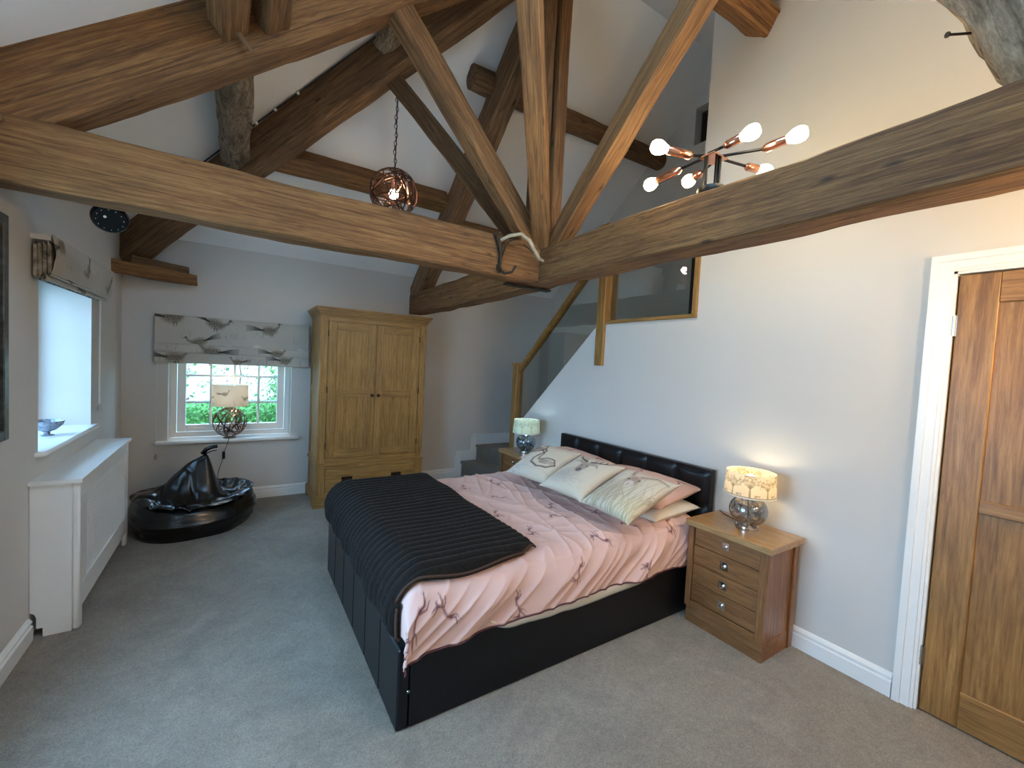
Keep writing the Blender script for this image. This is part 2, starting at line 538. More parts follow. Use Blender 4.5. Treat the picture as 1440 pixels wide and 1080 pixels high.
# ------------------------------------------------------------------ printing canvas (numpy, later stored as vertex colours)
class Canvas:
    def __init__(s, nu, nv, su, sv, base):
        s.nu, s.nv, s.su, s.sv = nu, nv, su, sv           # size in vertices and in metres
        s.a = np.ones((nu, nv, 4), dtype=np.float32)
        s.a[..., :3] = base
        s.U, s.V = np.meshgrid(np.linspace(0, su, nu), np.linspace(0, sv, nv), indexing='ij')
    def mottled(s, amt, scale, seed=0):
        rs = np.random.RandomState(seed)
        f = np.zeros((s.nu, s.nv))
        for k in range(14):
            a, b, p = rs.uniform(-1, 1) * scale, rs.uniform(-1, 1) * scale, rs.uniform(0, 6.3)
            f += np.sin(a * s.U + b * s.V + p)
        s.a[..., :3] *= (1 + amt * f / 6)[..., None]
    def stroke(s, pts, w, col, alpha=0.85, tap=True):
        pts = [np.array(p, float) for p in pts]
        mu = [p[0] for p in pts]; mv = [p[1] for p in pts]
        i0, i1 = [int(np.clip(x / s.su * (s.nu - 1), 0, s.nu - 1)) for x in (min(mu) - 2 * w - .01, max(mu) + 2 * w + .01)]
        j0, j1 = [int(np.clip(x / s.sv * (s.nv - 1), 0, s.nv - 1)) for x in (min(mv) - 2 * w - .01, max(mv) + 2 * w + .01)]
        if i1 <= i0 or j1 <= j0: return
        U = s.U[i0:i1 + 1, j0:j1 + 1]; V = s.V[i0:i1 + 1, j0:j1 + 1]
        best = np.full(U.shape, 9.0)
        L = len(pts) - 1
        for k in range(L):
            p, q = pts[k], pts[k + 1]
            d = q - p; dd = max(1e-9, d @ d)
            t = np.clip(((U - p[0]) * d[0] + (V - p[1]) * d[1]) / dd, 0, 1)
            r = np.hypot(U - p[0] - t * d[0], V - p[1] - t * d[1])
            ww = w * (1 - 0.6 * (k + t) / L) if tap else w
            best = np.minimum(best, r / ww)
        px = s.su / s.nu
        m = np.clip(1.5 - best, 0, 1) * alpha
        sub = s.a[i0:i1 + 1, j0:j1 + 1, :3]
        s.a[i0:i1 + 1, j0:j1 + 1, :3] = sub * (1 - m[..., None]) + np.array(col) * m[..., None]
    def blob(s, c, ru, rv, col, alpha=0.7, ang=0.0, speck=0.0, seed=1, soft=0.35):
        ca, sa = math.cos(ang), math.sin(ang)
        du = s.U - c[0]; dv = s.V - c[1]
        x = (du * ca + dv * sa) / ru; y = (-du * sa + dv * ca) / rv
        r = np.hypot(x, y)
        m = np.clip((1 - r) / soft, 0, 1) * alpha
        if speck:
            rs = np.random.RandomState(seed)
            m = m * (1 - speck * (rs.rand(s.nu, s.nv) > 0.5))
        s.a[..., :3] = s.a[..., :3] * (1 - m[..., None]) + np.array(col) * m[..., None]
    def cols(s):
        return s.a.reshape(-1, 4)

def xf(pts, c, sc, ang=0.0, flip=1):
    ca, sa = math.cos(ang), math.sin(ang)
    return [(c[0] + sc * (p[0] * flip * ca - p[1] * sa), c[1] + sc * (p[0] * flip * sa + p[1] * ca)) for p in pts]

def pheasant(cv, c, sc, ang=0.0, flip=1, seed=0, dk=(0.05, 0.045, 0.04)):
    g = lambda p: xf(p, c, sc, ang, flip)
    b = g([(0, 0)])[0]
    cv.blob(b, sc * 0.50, sc * 0.33, (0.24, 0.19, 0.12), 0.8, ang, 0.5, seed)
    cv.blob(b, sc * 0.36, sc * 0.18, (0.11, 0.09, 0.06), 0.55, ang, 0.6, seed + 3)
    cv.stroke(g([(0.30, 0.05), (0.50, 0.25), (0.52, 0.40)]), sc * 0.09, (0.22, 0.20, 0.16), 0.8)
    cv.blob(g([(0.54, 0.42)])[0], sc * 0.09, sc * 0.07, (0.06, 0.10, 0.09), 0.9, 0)
    cv.stroke(g([(0.60, 0.42), (0.70, 0.39)]), sc * 0.03, (0.3, 0.25, 0.15), 0.9)
    for k in range(5):
        cv.stroke(g([(-0.30, 0.02), (-0.75, 0.02 + 0.05 * k), (-1.15, -0.02 + 0.08 * k)]), sc * 0.03, dk, 0.85)
    for k in range(6):
        cv.stroke(g([(-0.3 + k * 0.1, 0.12), (-0.2 + k * 0.1, -0.12)]), sc * 0.015, dk, 0.7)
    cv.stroke(g([(0.05, -0.18), (0.08, -0.38)]), sc * 0.025, dk, 0.8)
    cv.stroke(g([(0.15, -0.18), (0.20, -0.36)]), sc * 0.025, dk, 0.8)

def grasses(cv, c, sc, n, seed=0, col=(0.22, 0.21, 0.17)):
    rs = random.Random(seed)
    for k in range(n):
        x = c[0] + rs.uniform(-0.5, 0.5) * sc
        h = rs.uniform(0.5, 1.0) * sc
        t = rs.uniform(-0.4, 0.4) * sc
        cv.stroke([(x, c[1]), (x + t * 0.4, c[1] + h * 0.6), (x + t, c[1] + h)], sc * 0.012, col, 0.5)

def hare(cv, c, sc, ang=0.0, flip=1, col=(0.13, 0.045, 0.06)):
    g = lambda p: xf(p, c, sc, ang, flip)
    a = 0.9
    cv.stroke(g([(-0.45, 0.05), (-0.15, 0.16), (0.2, 0.10), (0.38, 0.20)]), sc * 0.085, (0.30, 0.12, 0.13), 0.6)
    cv.stroke(g([(-0.45, 0.05), (-0.2, 0.15), (0.15, 0.10), (0.42, 0.24)]), sc * 0.04, col, a)
    cv.stroke(g([(0.38, 0.20), (0.56, 0.24), (0.60, 0.16)]), sc * 0.06, col, a)
    cv.stroke(g([(0.44, 0.26), (0.34, 0.42), (0.24, 0.62)]), sc * 0.05, col, a)
    cv.stroke(g([(0.46, 0.26), (0.46, 0.44), (0.44, 0.60)]), sc * 0.045, col, a)
    cv.stroke(g([(0.25, 0.08), (0.55, -0.05), (0.75, -0.10)]), sc * 0.045, col, a)
    cv.stroke(g([(0.15, 0.05), (0.30, -0.14), (0.50, -0.22)]), sc * 0.03, col, a)
    cv.stroke(g([(-0.40, 0.05), (-0.55, -0.12), (-0.85, -0.05)]), sc * 0.055, col, a)
    cv.stroke(g([(-0.35, 0.0), (-0.45, -0.22), (-0.70, -0.25)]), sc * 0.035, col, a)

def treeprint(cv, c, sc, col=(0.20, 0.17, 0.13), seed=0):
    rs = random.Random(seed)
    cv.stroke([(c[0], c[1]), (c[0], c[1] + sc * 0.55)], sc * 0.05, col, 0.9)
    for k in range(9):
        a = math.pi * (0.1 + 0.8 * k / 8)
        p = (c[0] + math.cos(a) * sc * 0.36, c[1] + sc * 0.62 + math.sin(a) * sc * 0.30)
        cv.stroke([(c[0], c[1] + sc * 0.40), p], sc * 0.02, col, 0.8)
        for j in range(7):
            q = (p[0] + rs.uniform(-.16, .16) * sc, p[1] + rs.uniform(-.2, .12) * sc)
            cv.blob(q, sc * 0.055, sc * 0.05, col, 0.5, 0, 0.4, seed + k * 9 + j)

def swan(cv, c, sc, ang=0.0, flip=1, col=(0.10, 0.06, 0.055), dark=0.0):
    g = lambda p: xf(p, c, sc, ang, flip)
    if dark: cv.blob(g([(0.05, 0)])[0], sc * 0.5, sc * 0.25, (0.30, 0.20, 0.18), dark, ang, 0.3, 5)
    cv.stroke(g([(-0.5, 0.62), (-0.38, 0.72), (-0.25, 0.62), (-0.30, 0.40), (-0.42, 0.15), (-0.35, -0.08), (0.0, -0.2), (0.4, -0.12), (0.6, 0.12)]), sc * 0.034, col, 0.9, False)
    cv.stroke(g([(-0.5, 0.62), (-0.62, 0.56)]), sc * 0.03, col, 0.9)
    cv.stroke(g([(-0.40, 0.60), (-0.20, 0.45), (-0.22, 0.25), (-0.15, 0.1), (0.1, 0.28), (0.42, 0.30), (0.6, 0.12)]), sc * 0.028, col, 0.85, False)
    for k in range(4):
        cv.stroke(g([(-0.05, 0.0 + k * .05), (0.25, 0.02 + k * .06), (0.5, 0.1 + .03 * k)]), sc * 0.022, col, 0.7)
    cv.stroke(g([(-0.6, -0.28), (-0.2, -0.33), (0.3, -0.28), (0.7, -0.33)]), sc * 0.014, (0.4, 0.38, 0.38), 0.6, False)

# ------------------------------------------------------------------ room numbers
XL, XR, YB, YF = -0.83, 2.63, 4.95, -0.44
XS = 3.80                       # far side of the stairwell
def zb(y): return 2.44 + 0.8 * (YB - y)
def zf(y): return 2.734 + 0.666 * y
def zl(x): return 2.44 + 0.8 * (x - XL)
YR = 2.50; ZR = 4.40; XH = 1.62

# ------------------------------------------------------------------ setting
fl = MB().box(-1.2, XR + 0.02, -0.9, 5.3, -0.10, 0.0)
struct('floor', fl, M['carpet'])

def wall_holes(axis, c0, c1, u0, u1, v0, v1, holes, mb=None):
    """slab between c0 and c1 along axis with rectangular through-holes (u0,u1,v0,v1)"""
    mb = mb or MB()
    us = sorted({u0, u1} | {h[0] for h in holes} | {h[1] for h in holes})
    vs_ = sorted({v0, v1} | {h[2] for h in holes} | {h[3] for h in holes})
    def P(c, u, v): return (c, u, v) if axis == 'x' else (u, c, v)
    def quad(a, b, c, d): mb.add([a, b, c, d], [(0, 1, 2, 3)])
    for i in range(len(us) - 1):
        for j in range(len(vs_) - 1):
            a, b, c, d = us[i], us[i + 1], vs_[j], vs_[j + 1]
            if any(h[0] <= a and b <= h[1] and h[2] <= c and d <= h[3] for h in holes): continue
            for cc in (c0, c1):
                quad(P(cc, a, c), P(cc, b, c), P(cc, b, d), P(cc, a, d))
    for h in holes + [(u0, u1, v0, v1)]:
        a, b, c, d = h
        quad(P(c0, a, c), P(c1, a, c), P(c1, a, d), P(c0, a, d))
        quad(P(c0, b, c), P(c1, b, c), P(c1, b, d), P(c0, b, d))
        quad(P(c0, a, c), P(c1, a, c), P(c1, b, c), P(c0, b, c))
        quad(P(c0, a, d), P(c1, a, d), P(c1, b, d), P(c0, b, d))
    return mb

WB = (-0.51, 0.49, 0.60, 1.60)        # back window x0 x1 z0 z1
WL = (3.09, 4.03, 0.90, 1.86)         # left window y0 y1 z0 z1
WU = (0.75, 2.1, 0.45, 2.05)         # added left window beside the camera, unseen, for more daylight
WF = (-0.55, 1.35, 0.5, 2.1)          # a window behind the photographer
struct('wall_back', wall_holes('y', YB, 5.30, -1.15, 3.95, -0.1, 2.50, [WB]), M['wall'], recalc=True)
struct('wall_left', wall_holes('x', -1.15, XL, -0.8, 5.30, -0.1, 2.50, [WL, WU]), M['wall'], recalc=True)
struct('wall_front', wall_holes('y', YF - 0.3, YF, -1.15, 3.95, -0.1, 2.50, []), M['wall'], recalc=True)

# bed wall: door notch, stair string, gallery opening
poly = [(YF, 0.0), (-0.25, 0.0), (-0.25, 1.975), (0.565, 1.975), (0.565, 0.0), (3.97, 0.0), (3.97, 0.765), (2.735, 1.868), (1.825, 1.868),
        (1.825, zf(1.825) + 0.05), (YF, zf(YF) + 0.05)]
wr = MB().prism(poly, 'x', XR, XR + 0.12)
struct('wall_right', wr, M['wall'], recalc=True)
# stairwell far wall with the small dark hatch
sw = wall_holes('x', XS, XS + 0.12, YF, 5.3, -0.1, 4.6, [(2.42, 2.77, 3.74, 4.10)])
struct('wall_stairwell', sw, M['wall'], recalc=True)
hb = MB().box(XS + 0.10, XS + 0.45, 2.40, 2.79, 3.72, 3.74).box(XS + 0.43, XS + 0.45, 2.40, 2.79, 3.72, 4.12).box(XS + .1, XS + .45, 2.40, 2.42, 3.72, 4.12).box(XS + .1, XS + .45, 2.77, 2.79, 3.72, 4.12).box(XS + .1, XS + .45, 2.40, 2.79, 4.10, 4.12)
struct('trim_1', hb, plain('dark_hatch_lining', (0.10, 0.10, 0.10), 0.9))
# loft floor behind the gallery opening, and stairwell floor
struct('floor', MB().box(XR + 0.12, XS, YF, 2.66, 1.76, 1.86), M['stair_carpet'])
struct('floor', MB().box(XR + 0.02, XS + .1, -0.9, 5.3, -0.10, 0.0), M['carpet'])

# sloping ceilings, each a thick slab
def slab(pts, name):
    n = len(pts)
    mb = MB().add([tuple(p) for p in pts] + [(p[0], p[1], p[2] + 0.2) for p in pts],
                  [tuple(range(n)), tuple(range(2 * n - 1, n - 1, -1))] + [(i, i + n, (i + 1) % n + n, (i + 1) % n) for i in range(n)])
    return struct(name, mb, M['ceil'], recalc=True)
e = 0.33
slab([(-0.83 - e, YB + e, 2.44 - .8 * e), (3.95, YB + e, 2.44 - .8 * e), (3.95, YR, ZR), (XH, YR, ZR)], 'ceiling')
slab([(-0.83 - e, YB + e, 2.44 - .8 * e), (XH, YR, ZR), (-0.83 - e, -0.44 - e * 1.2, 2.44 - .8 * e)], 'ceiling')
RL = (0.45, 1.35, 0.20, 1.05)      # added roof window in the near slope, unseen, for more daylight
yh_ = lambda x: -0.44 + 1.2 * (x + 0.83)
yb0 = -0.44 - e * 1.2
for pts_ in ([(-0.83 - e, yb0), (RL[0], yb0), (RL[0], yh_(RL[0]))], [(RL[0], yb0), (RL[1], yb0), (RL[1], RL[2]), (RL[0], RL[2])],
             [(RL[0], RL[3]), (RL[1], RL[3]), (RL[1], yh_(RL[1])), (RL[0], yh_(RL[0]))], [(RL[1], yb0), (3.95, yb0), (3.95, YR), (XH, YR), (RL[1], yh_(RL[1]))]):
    slab([(x, y, zf(y)) for x, y in pts_], 'ceiling')
rw = MB()
for x0, x1, y0, y1 in ((RL[0], RL[0] + .05, RL[2], RL[3]), (RL[1] - .05, RL[1], RL[2], RL[3]), (RL[0], RL[1], RL[2], RL[2] + .05), (RL[0], RL[1], RL[3] - .05, RL[3])):
    q = [(x0, y0), (x1, y0), (x1, y1), (x0, y1)]
    rw.add([(x, y, zf(y) + .12) for x, y in q] + [(x, y, zf(y) + .20) for x, y in q], [(3, 2, 1, 0), (4, 5, 6, 7), (0, 1, 5, 4), (1, 2, 6, 5), (2, 3, 7, 6), (3, 0, 4, 7)])
struct('added_rooflight', rw, M['white'])  # frame of the added rooflight, out of view

# baseboards (a moulded profile run along a wall)
BP = [(0, 0), (0.020, 0), (0.020, 0.072), (0.012, 0.077), (0.012, 0.086), (0.017, 0.089), (0.017, 0.095), (0.007, 0.108), (0, 0.112)]
def baseboard(name, axis, wall, sgn, a, b, z=0.0):
    mb = MB()
    if axis == 'y': mb.prism([(wall + sgn * p, z + q) for p, q in BP], 'y', a, b)
    else:
        mb.prism([(wall + sgn * p, z + q) for p, q in BP], 'x', a, b)
    return struct(name, mb, M['white'], recalc=True)
baseboard('baseboard_left', 'y', XL, 1, YF, 2.96)
baseboard('baseboard_left', 'y', XL, 1, 4.17, YB)
baseboard('baseboard_right', 'y', XR, -1, 0.64, 3.95)
baseboard('baseboard_back', 'x', YB, -1, XL, 2.40)
# stepped skirting up the stairs
zz = 0.125
st = MB()
def bx2(x0, x1, z0, z1): st.box(x0, x1, YB - 0.018, YB, z0, z1, 0.003)
bx2(2.40, 2.47, 0.0, 0.32)
bx2(2.47, 2.62, 0.20, 0.32)
bx2(2.62, 2.68, 0.20, 0.52)
bx2(2.68, 3.79, 0.40, 0.52)
st.box(2.385, 2.40, YB - .022, YB, 0.1, 0.335).box(2.385, 2.62, YB - .024, YB, 0.315, 0.335).box(2.605, 2.62, YB - .024, YB, 0.33, 0.535).box(2.605, 3.79, YB - .024, YB, 0.515, 0.535)
struct('baseboard_stair', st, M['white'])

# ------------------------------------------------------------------ back window (window_1)
def rect_frame(mb, axis, c0, c1, u0, u1, v0, v1, w, bev=0.003):
    for a, b, c, d in ((u0, u0 + w, v0, v1), (u1 - w, u1, v0, v1), (u0 + w, u1 - w, v0, v0 + w), (u0 + w, u1 - w, v1 - w, v1)):
        if axis == 'y': mb.box(a, b, c0, c1, c, d, bev)
        else: mb.box(c0, c1, a, b, c, d, bev)
    return mb

def bars_grid(parent, axis, c0, c1, us, vs_, u0, u1, v0, v1, w=0.02):
    for u in us:
        mb = MB()
        if axis == 'y': mb.box(u - w / 2, u + w / 2, c0, c1, v0, v1, 0.003)
        else: mb.box(c0, c1, u - w / 2, u + w / 2, v0, v1, 0.003)
        mb.build('glazing_bar', M['white'], parent)
    for v in vs_:
        mb = MB()
        if axis == 'y': mb.box(u0, u1, c0 + .002, c1 - .002, v - w / 2, v + w / 2, 0.003)
        else: mb.box(c0 + .002, c1 - .002, u0, u1, v - w / 2, v + w / 2, 0.003)
        mb.build('glazing_bar', M['white'], parent)

w1 = thing('window_1', None, None, (0, 5.12, 0.60), kind='structure')
rect_frame(MB(), 'y', 5.10, 5.17, -0.51, 0.49, 0.62, 1.60, 0.05).build('outer_frame', M['white'], w1)
rect_frame(MB(), 'y', 5.085, 5.13, -0.455, 0.435, 0.675, 1.55, 0.065).build('casement', M['white'], w1)
bars_grid(w1, 'y', 5.09, 5.12, [-0.197, -0.003, 0.203], [0.955, 1.213, 1.45], -0.39, 0.37, 0.74, 1.49)
gxs = [-0.39, -0.197, -0.003, 0.203, 0.37]; gzs = [0.74, 0.955, 1.213, 1.45, 1.49]
for i in range(4):
    for j in range(3):
        MB().box(gxs[i], gxs[i + 1], 5.103, 5.107, gzs[j], gzs[j + 1]).build('pane', M['glass'], w1)
MB().box(-0.60, 0.575, 4.885, 5.12, 0.585, 0.618, 0.012).build('window_sill', M['white'], w1, smooth=40)
MB().tube([(-0.32, 5.08, 0.708), (-0.24, 5.075, 0.700)], 0.006).build('stay', M['white'], w1)
# left window (window_2)
w2 = thing('window_2', None, None, (-1.08, 3.56, 0.90), kind='structure')
rect_frame(MB(), 'x', -1.14, -1.09, 3.09, 4.03, 0.92, 1.86, 0.05).build('outer_frame', M['white'], w2)
bars_grid(w2, 'x', -1.13, -1.10, [3.40, 3.72], [1.22, 1.53], 3.14, 3.98, 0.97, 1.81)
MB().box(-1.117, -1.113, 3.14, 3.98, 0.97, 1.81).build('pane', M['glass'], w2)
MB().box(-1.12, -0.79, 3.04, 4.07, 0.885, 0.912, 0.01).build('window_sill', M['white'], w2, smooth=40)
w3 = thing('added_window_left', None, None, (-1.08, 1.15, 0.9), kind='structure')  # added unseen window that brightens the room from the left
rect_frame(MB(), 'x', -1.14, -1.09, 0.75, 2.1, 0.45, 2.05, 0.05).build('outer_frame', M['white'], w3)

# ------------------------------------------------------------------ door (door_1)
d1 = thing('door_1', None, None, (2.66, 0.16, 0.0), kind='structure')
DY0, DY1 = -0.218, 0.545
xd0, xd1 = 2.638, 2.678
MB().box(xd0, xd1, 0.424, DY1, 0.006, 1.955, 0.003).build('stile', M['door_v'], d1)
MB().box(xd0, xd1, DY0, DY0 + 0.12, 0.006, 1.955, 0.003).build('stile', M['door_v'], d1)
MB().box(xd0 + .0005, xd1, DY0 + .12, 0.424, 1.83, 1.955, 0.003).build('rail', M['door_y'], d1)
MB().box(xd0 + .0005, xd1, DY0 + .12, 0.424, 0.945, 1.00, 0.003).build('rail', M['door_y'], d1)
MB().box(xd0 + .0005, xd1, DY0 + .12, 0.424, 0.006, 0.165, 0.003).build('rail', M['door_y'], d1)
MB().box(xd0 + .012, xd1 - .012, DY0 + .115, 0.430, 0.99, 1.84).build('panel', M['door_v'], d1)
MB().box(xd0 + .012, xd1 - .012, DY0 + .115, 0.430, 0.16, 0.95).build('panel', M['door_v'], d1)
for z in (1.737, 0.256):
    h = MB().tube([(2.631, 0.551, z - .045), (2.631, 0.551, z + .045)], 0.007, 10)
    for q in (-.018, .018): h.tube([(2.631, .551, z + q - .001), (2.631, .551, z + q + .001)], 0.0085, 10)
    h.box(2.634, 2.640, 0.541, 0.549, z - .045, z + .045)
    h.build('hinge', M['steel'], d1)
hd = MB().lathe([(0.026, 0), (0.026, 0.006), (0.01, 0.012), (0.01, 0.045)], (xd0, -0.15, 1.0), 20, (-1, 0, 0)).tube([(xd0 - .045, -.15, 1.0), (xd0 - .048, -.03, 1.0)], 0.009, 10)
hd.build('door_handle', M['chrome'], d1)
# casing and lining
tr = MB()
tr.box(XR - .004, XR + .13, 0.551, 0.570, 0, 1.985).box(XR - .004, XR + .13, -0.25, -0.224, 0, 1.985).box(XR - .004, XR + .13, -0.25, 0.57, 1.961, 1.985)
struct('trim_2', tr, M['white'])
tr = MB()
def casing(off, w0, w1_, x):   # nested steps of the moulded architrave
    tr.box(x, XR + .001, 0.562 + w0, 0.562 + w1_, 0, 1.972 + w0)
    tr.box(x, XR + .001, -0.242 - w1_, -0.242 - w0, 0, 1.972 + w0)
    tr.box(x, XR + .001, -0.242 - w1_, 0.562 + w1_, 1.972 + w0, 1.972 + w1_)
casing(0, 0.0, 0.012, XR - 0.012)
casing(0, 0.012, 0.045, XR - 0.018)
casing(0, 0.045, 0.072, XR - 0.026)
struct('trim_3', tr, M['white'])

# ------------------------------------------------------------------ timber frame
def beam(name, label, p0, p1, w, h, up=(0, 0, 1), mat='beam', rough=0.006, round_=0.18, seed=0, mid=None, group=None, cat='beam'):
    p0, p1 = Vector(p0), Vector(p1)
    L = (p1 - p0).length
    ux = (p1 - p0) / L
    uz = Vector(up); uz = (uz - ux * uz.dot(ux)).normalized()
    uy = uz.cross(ux)
    nseg = max(6, int(L / 0.06)); ns = 20
    base = []
    if round_ >= 0.3:
        for k in range(ns):
            a = 2 * math.pi * (k + 0.5) / ns
            c, s_ = math.cos(a), math.sin(a)
            pw = 1.0 if round_ > .6 else 0.55
            base.append((math.copysign(abs(c) ** pw, c) * w / 2, math.copysign(abs(s_) ** pw, s_) * h / 2))
    else:
        cf = 0.055 * min(w, h) + .002
        hw, hh = w / 2, h / 2
        for (ax_, ay_), (bx_, by_) in (((hw, -hh + cf), (hw, hh - cf)), ((hw - cf, hh), (-hw + cf, hh)), ((-hw, hh - cf), (-hw, -hh + cf)), ((-hw + cf, -hh), (hw - cf, -hh))):
            for q in (0, .25, .5, .75, 1):
                base.append((ax_ + (bx_ - ax_) * q, ay_ + (by_ - ay_) * q))
    vs_ = []; fs = []
    for i in range(nseg + 1):
        t = i / nseg
        x = t * L
        wob = noise.noise(Vector((x * 0.9, seed * 7.7, 0))) * rough * 1.2
        wob2 = noise.noise(Vector((x * 1.3, seed * 7.7, 5))) * rough * 1.6
        for k, (y, z) in enumerate(base):
            q = Vector((x * 3.5, y * 14, z * 14 + seed * 3.1))
            d = noise.noise(q) * rough + noise.noise(q * 2.7) * rough * 0.5
            r = math.hypot(y, z)
            vs_.append((x, y * (1 + d / r) + wob, z * (1 + d / r) + wob2))
    for i in range(nseg):
        for k in range(ns):
            l = (k + 1) % ns
            fs.append((i * ns + k, (i + 1) * ns + k, (i + 1) * ns + l, i * ns + l))
    fs.append(tuple(range(ns))); fs.append(tuple(reversed(range(nseg * ns, (nseg + 1) * ns))))
    me = bpy.data.meshes.new(name)
    me.from_pydata(vs_, [], fs)
    me.materials.append(M[mat])
    me.shade_smooth()
    try: me.set_sharp_from_angle(angle=math.radians(38))
    except Exception: pass
    o = bpy.data.objects.new(name, me); COL.objects.link(o)
    o.matrix_world = Matrix(((ux.x, uy.x, uz.x, p0.x), (ux.y, uy.y, uz.y, p0.y), (ux.z, uy.z, uz.z, p0.z), (0, 0, 0, 1)))
    return tag(o, label, cat, group)

NL = Vector((-0.625, 0, 0.781)); NB = Vector((0, 0.625, 0.781)); NF = Vector((0, -0.554, 0.832))
beam('tie_beam', 'long brown tie beam running from the left wall to the beam junction, antler hook on its end', (-0.84, 2.445, 2.170), (1.70, 2.445, 2.150), 0.15, 0.25, mat='beam', seed=1)
beam('tie_beam', 'heavy tie beam crossing right foreground under the lit bulb fitting', (1.785, YF, 2.165), (1.785, YB, 2.115), 0.17, 0.235, mat='beam', rough=0.008, seed=2)
beam('principal_rafter', 'thick rafter in the top left corner rising above the left tie beam', (-0.84, 2.46, 2.285), (1.60, 2.46, 4.235), 0.17, 0.285, mat='beam', rough=0.008, seed=3)
beam('principal_rafter', 'rafter rising from the far back wall behind the middle struts', (1.785, YB, 2.145), (1.785, 2.52, 4.12), 0.15, 0.27, mat='beam_dark', rough=0.007, seed=4)
beam('principal_rafter', 'gnarled pale rafter foot standing on the foreground beam at top right', (1.80, 0.15, 2.22), (1.80, 0.43, 3.0), 0.20, 0.28, (0, -1, 0.35), mat='beam_grey', rough=0.035, round_=0.35, seed=5)
beam('principal_rafter', 'rafter propped by the golden strut, rising above the gnarled rafter foot', (1.785, 0.05, zf(.05) - .17), (1.785, 2.45, zf(2.45) - .17), 0.15, 0.27, mat='beam_dark', seed=31)
beam('hip_rafter', 'dark diagonal rafter climbing from the back left corner to the roof peak', (-0.80, 4.92, 2.275), (1.60, 2.52, 4.195), 0.15, 0.29, mat='beam_dark', rough=0.008, seed=6)
beam('strut', 'long diagonal strut from the beam junction up to the thick top left rafter', (1.68, 2.43, 2.29), (0.69, 2.44, 3.40), 0.11, 0.135, mat='beam', seed=7)
beam('strut', 'dark strut behind it, from the junction up to the diagonal dark rafter', (1.68, 2.55, 2.30), (0.93, 3.26, 3.52), 0.10, 0.12, mat='beam_dark', seed=8)
beam('strut', 'golden strut leaning right from the beam junction towards the ceiling light', (1.80, 2.33, 2.27), (1.765, 1.15, 3.36), 0.115, 0.12, (0, 1, 1), mat='beam_gold', seed=9)
beam('strut', 'pale upright strut standing foremost in the middle of the beam junction', (1.735, 2.40, 2.29), (0.90, 1.53, 3.56), 0.115, 0.115, (-1, -1, 0), mat='beam_gold', seed=10)
beam('king_post', 'vertical square post just right of the pale upright strut', (1.868, 2.475, 2.25), (1.868, 2.475, 4.38), 0.09, 0.085, (0, 1, 0), mat='beam', rough=0.004, seed=11)
beam('king_post', 'dark vertical board between the pale upright strut and the square post', (1.755, 2.52, 2.24), (1.755, 2.52, 4.25), 0.10, 0.12, (0, 1, 0), mat='beam_dark', rough=0.004, seed=12)
def onroof(n, contact, d):   # centre of a purlin whose upper face lies on a roof plane
    return Vector(contact) - n * d
beam('purlin', 'short weathered grey purlin hanging down between the left tie beam and top left rafter', (-0.03, 2.50, 2.955), (-0.03, 4.26, 2.955), 0.17, 0.15, NL, 'beam_grey', 0.014, 0.35, 13)
beam('purlin', 'rough grey purlin stub beside the top of the pendant chain', (0.86, 2.50, 3.70), (0.86, 3.28, 3.70), 0.16, 0.15, NL, 'beam_grey', 0.016, 0.35, 14)
beam('purlin', 'front left purlin end, outer of the two blocks against the top left rafter', (-0.055, 0.2, 2.905), (-0.055, 2.375, 2.905), 0.12, 0.11, NL, 'beam', 0.006, 0.2, 15)
beam('purlin', 'front left purlin end, inner of the two blocks against the top left rafter', (0.105, 0.45, 3.00), (0.105, 2.375, 3.00), 0.12, 0.11, NL, 'beam', 0.006, 0.2, 16)
beam('purlin', 'lower back purlin running behind the copper pendant', (0.12, 4.062, 3.045), (1.72, 4.062, 3.045), 0.16, 0.16, NB, 'beam', 0.006, 0.2, 17)
beam('purlin', 'round-ended lower log purlin low behind the beam junction', (1.92, 4.23, 2.90), (3.88, 4.23, 2.90), 0.15, 0.15, NB, 'beam_dark', 0.010, 0.7, 18)
beam('purlin', 'upper log purlin with a sawn round end crossing behind the struts', (1.53, 3.19, 3.735), (3.88, 3.19, 3.735), 0.18, 0.20, NB, 'beam_dark', 0.010, 0.7, 19)
beam('purlin', 'sawn purlin end jutting from the bed wall at the top of the room', (2.64, 1.50, 3.60), (1.20, 1.50, 3.60), 0.17, 0.14, NF, 'beam', 0.006, 0.2, 20)
beam('corner_tie', 'short notched timber crossing the back left corner below the rafter foot', (-0.86, 4.60, 2.085), (-0.33, 4.90, 2.085), 0.10, 0.095, mat='beam', rough=0.012, seed=21)
beam('corner_tie', 'upper short block lying on the notched corner timber', (-0.74, 4.70, 2.165), (-0.38, 4.88, 2.165), 0.09, 0.075, mat='beam_dark', rough=0.012, seed=22)
for i, (p, s_, lb) in enumerate([((1.62, 2.375, 2.275), (.14, .09, .075), 'left pale packing block on the beam junction'), ((1.80, 2.28, 2.28), (.12, .08, .06), 'right pale packing block under the golden strut')]):
    o = MB().box(p[0] - s_[0] / 2, p[0] + s_[0] / 2, p[1], p[1] + s_[1], p[2], p[2] + s_[2], 0.006).build('packing_block', M['beam_gold'])
    tag(o, lb, 'wood block')
o = MB().tube([(-0.06, 2.36, 2.90), (-0.01, 2.34, 2.86), (0.04, 2.33, 2.80)], 0.012, 8, taper=[1.3, 1, .5]).build('wooden_peg', M['peg'])
tag(o, 'wooden wedge peg sticking out of the thick top left rafter', 'peg')
o = MB().lathe([(0.0001, 0.0), (0.014, 0.001), (0.014, .02)], (-0.735, 2.372, 2.265), 12, (0, -1, 0)).build('wooden_peg', M['peg'])
tag(o, 'round peg head near the left end of the left tie beam', 'peg')
o = MB().box(1.50, 1.87, 2.45, 2.50, 2.000, 2.012, 0.001).build('iron_strap', M['black'])
o.rotation_euler = (0, 0, 0)
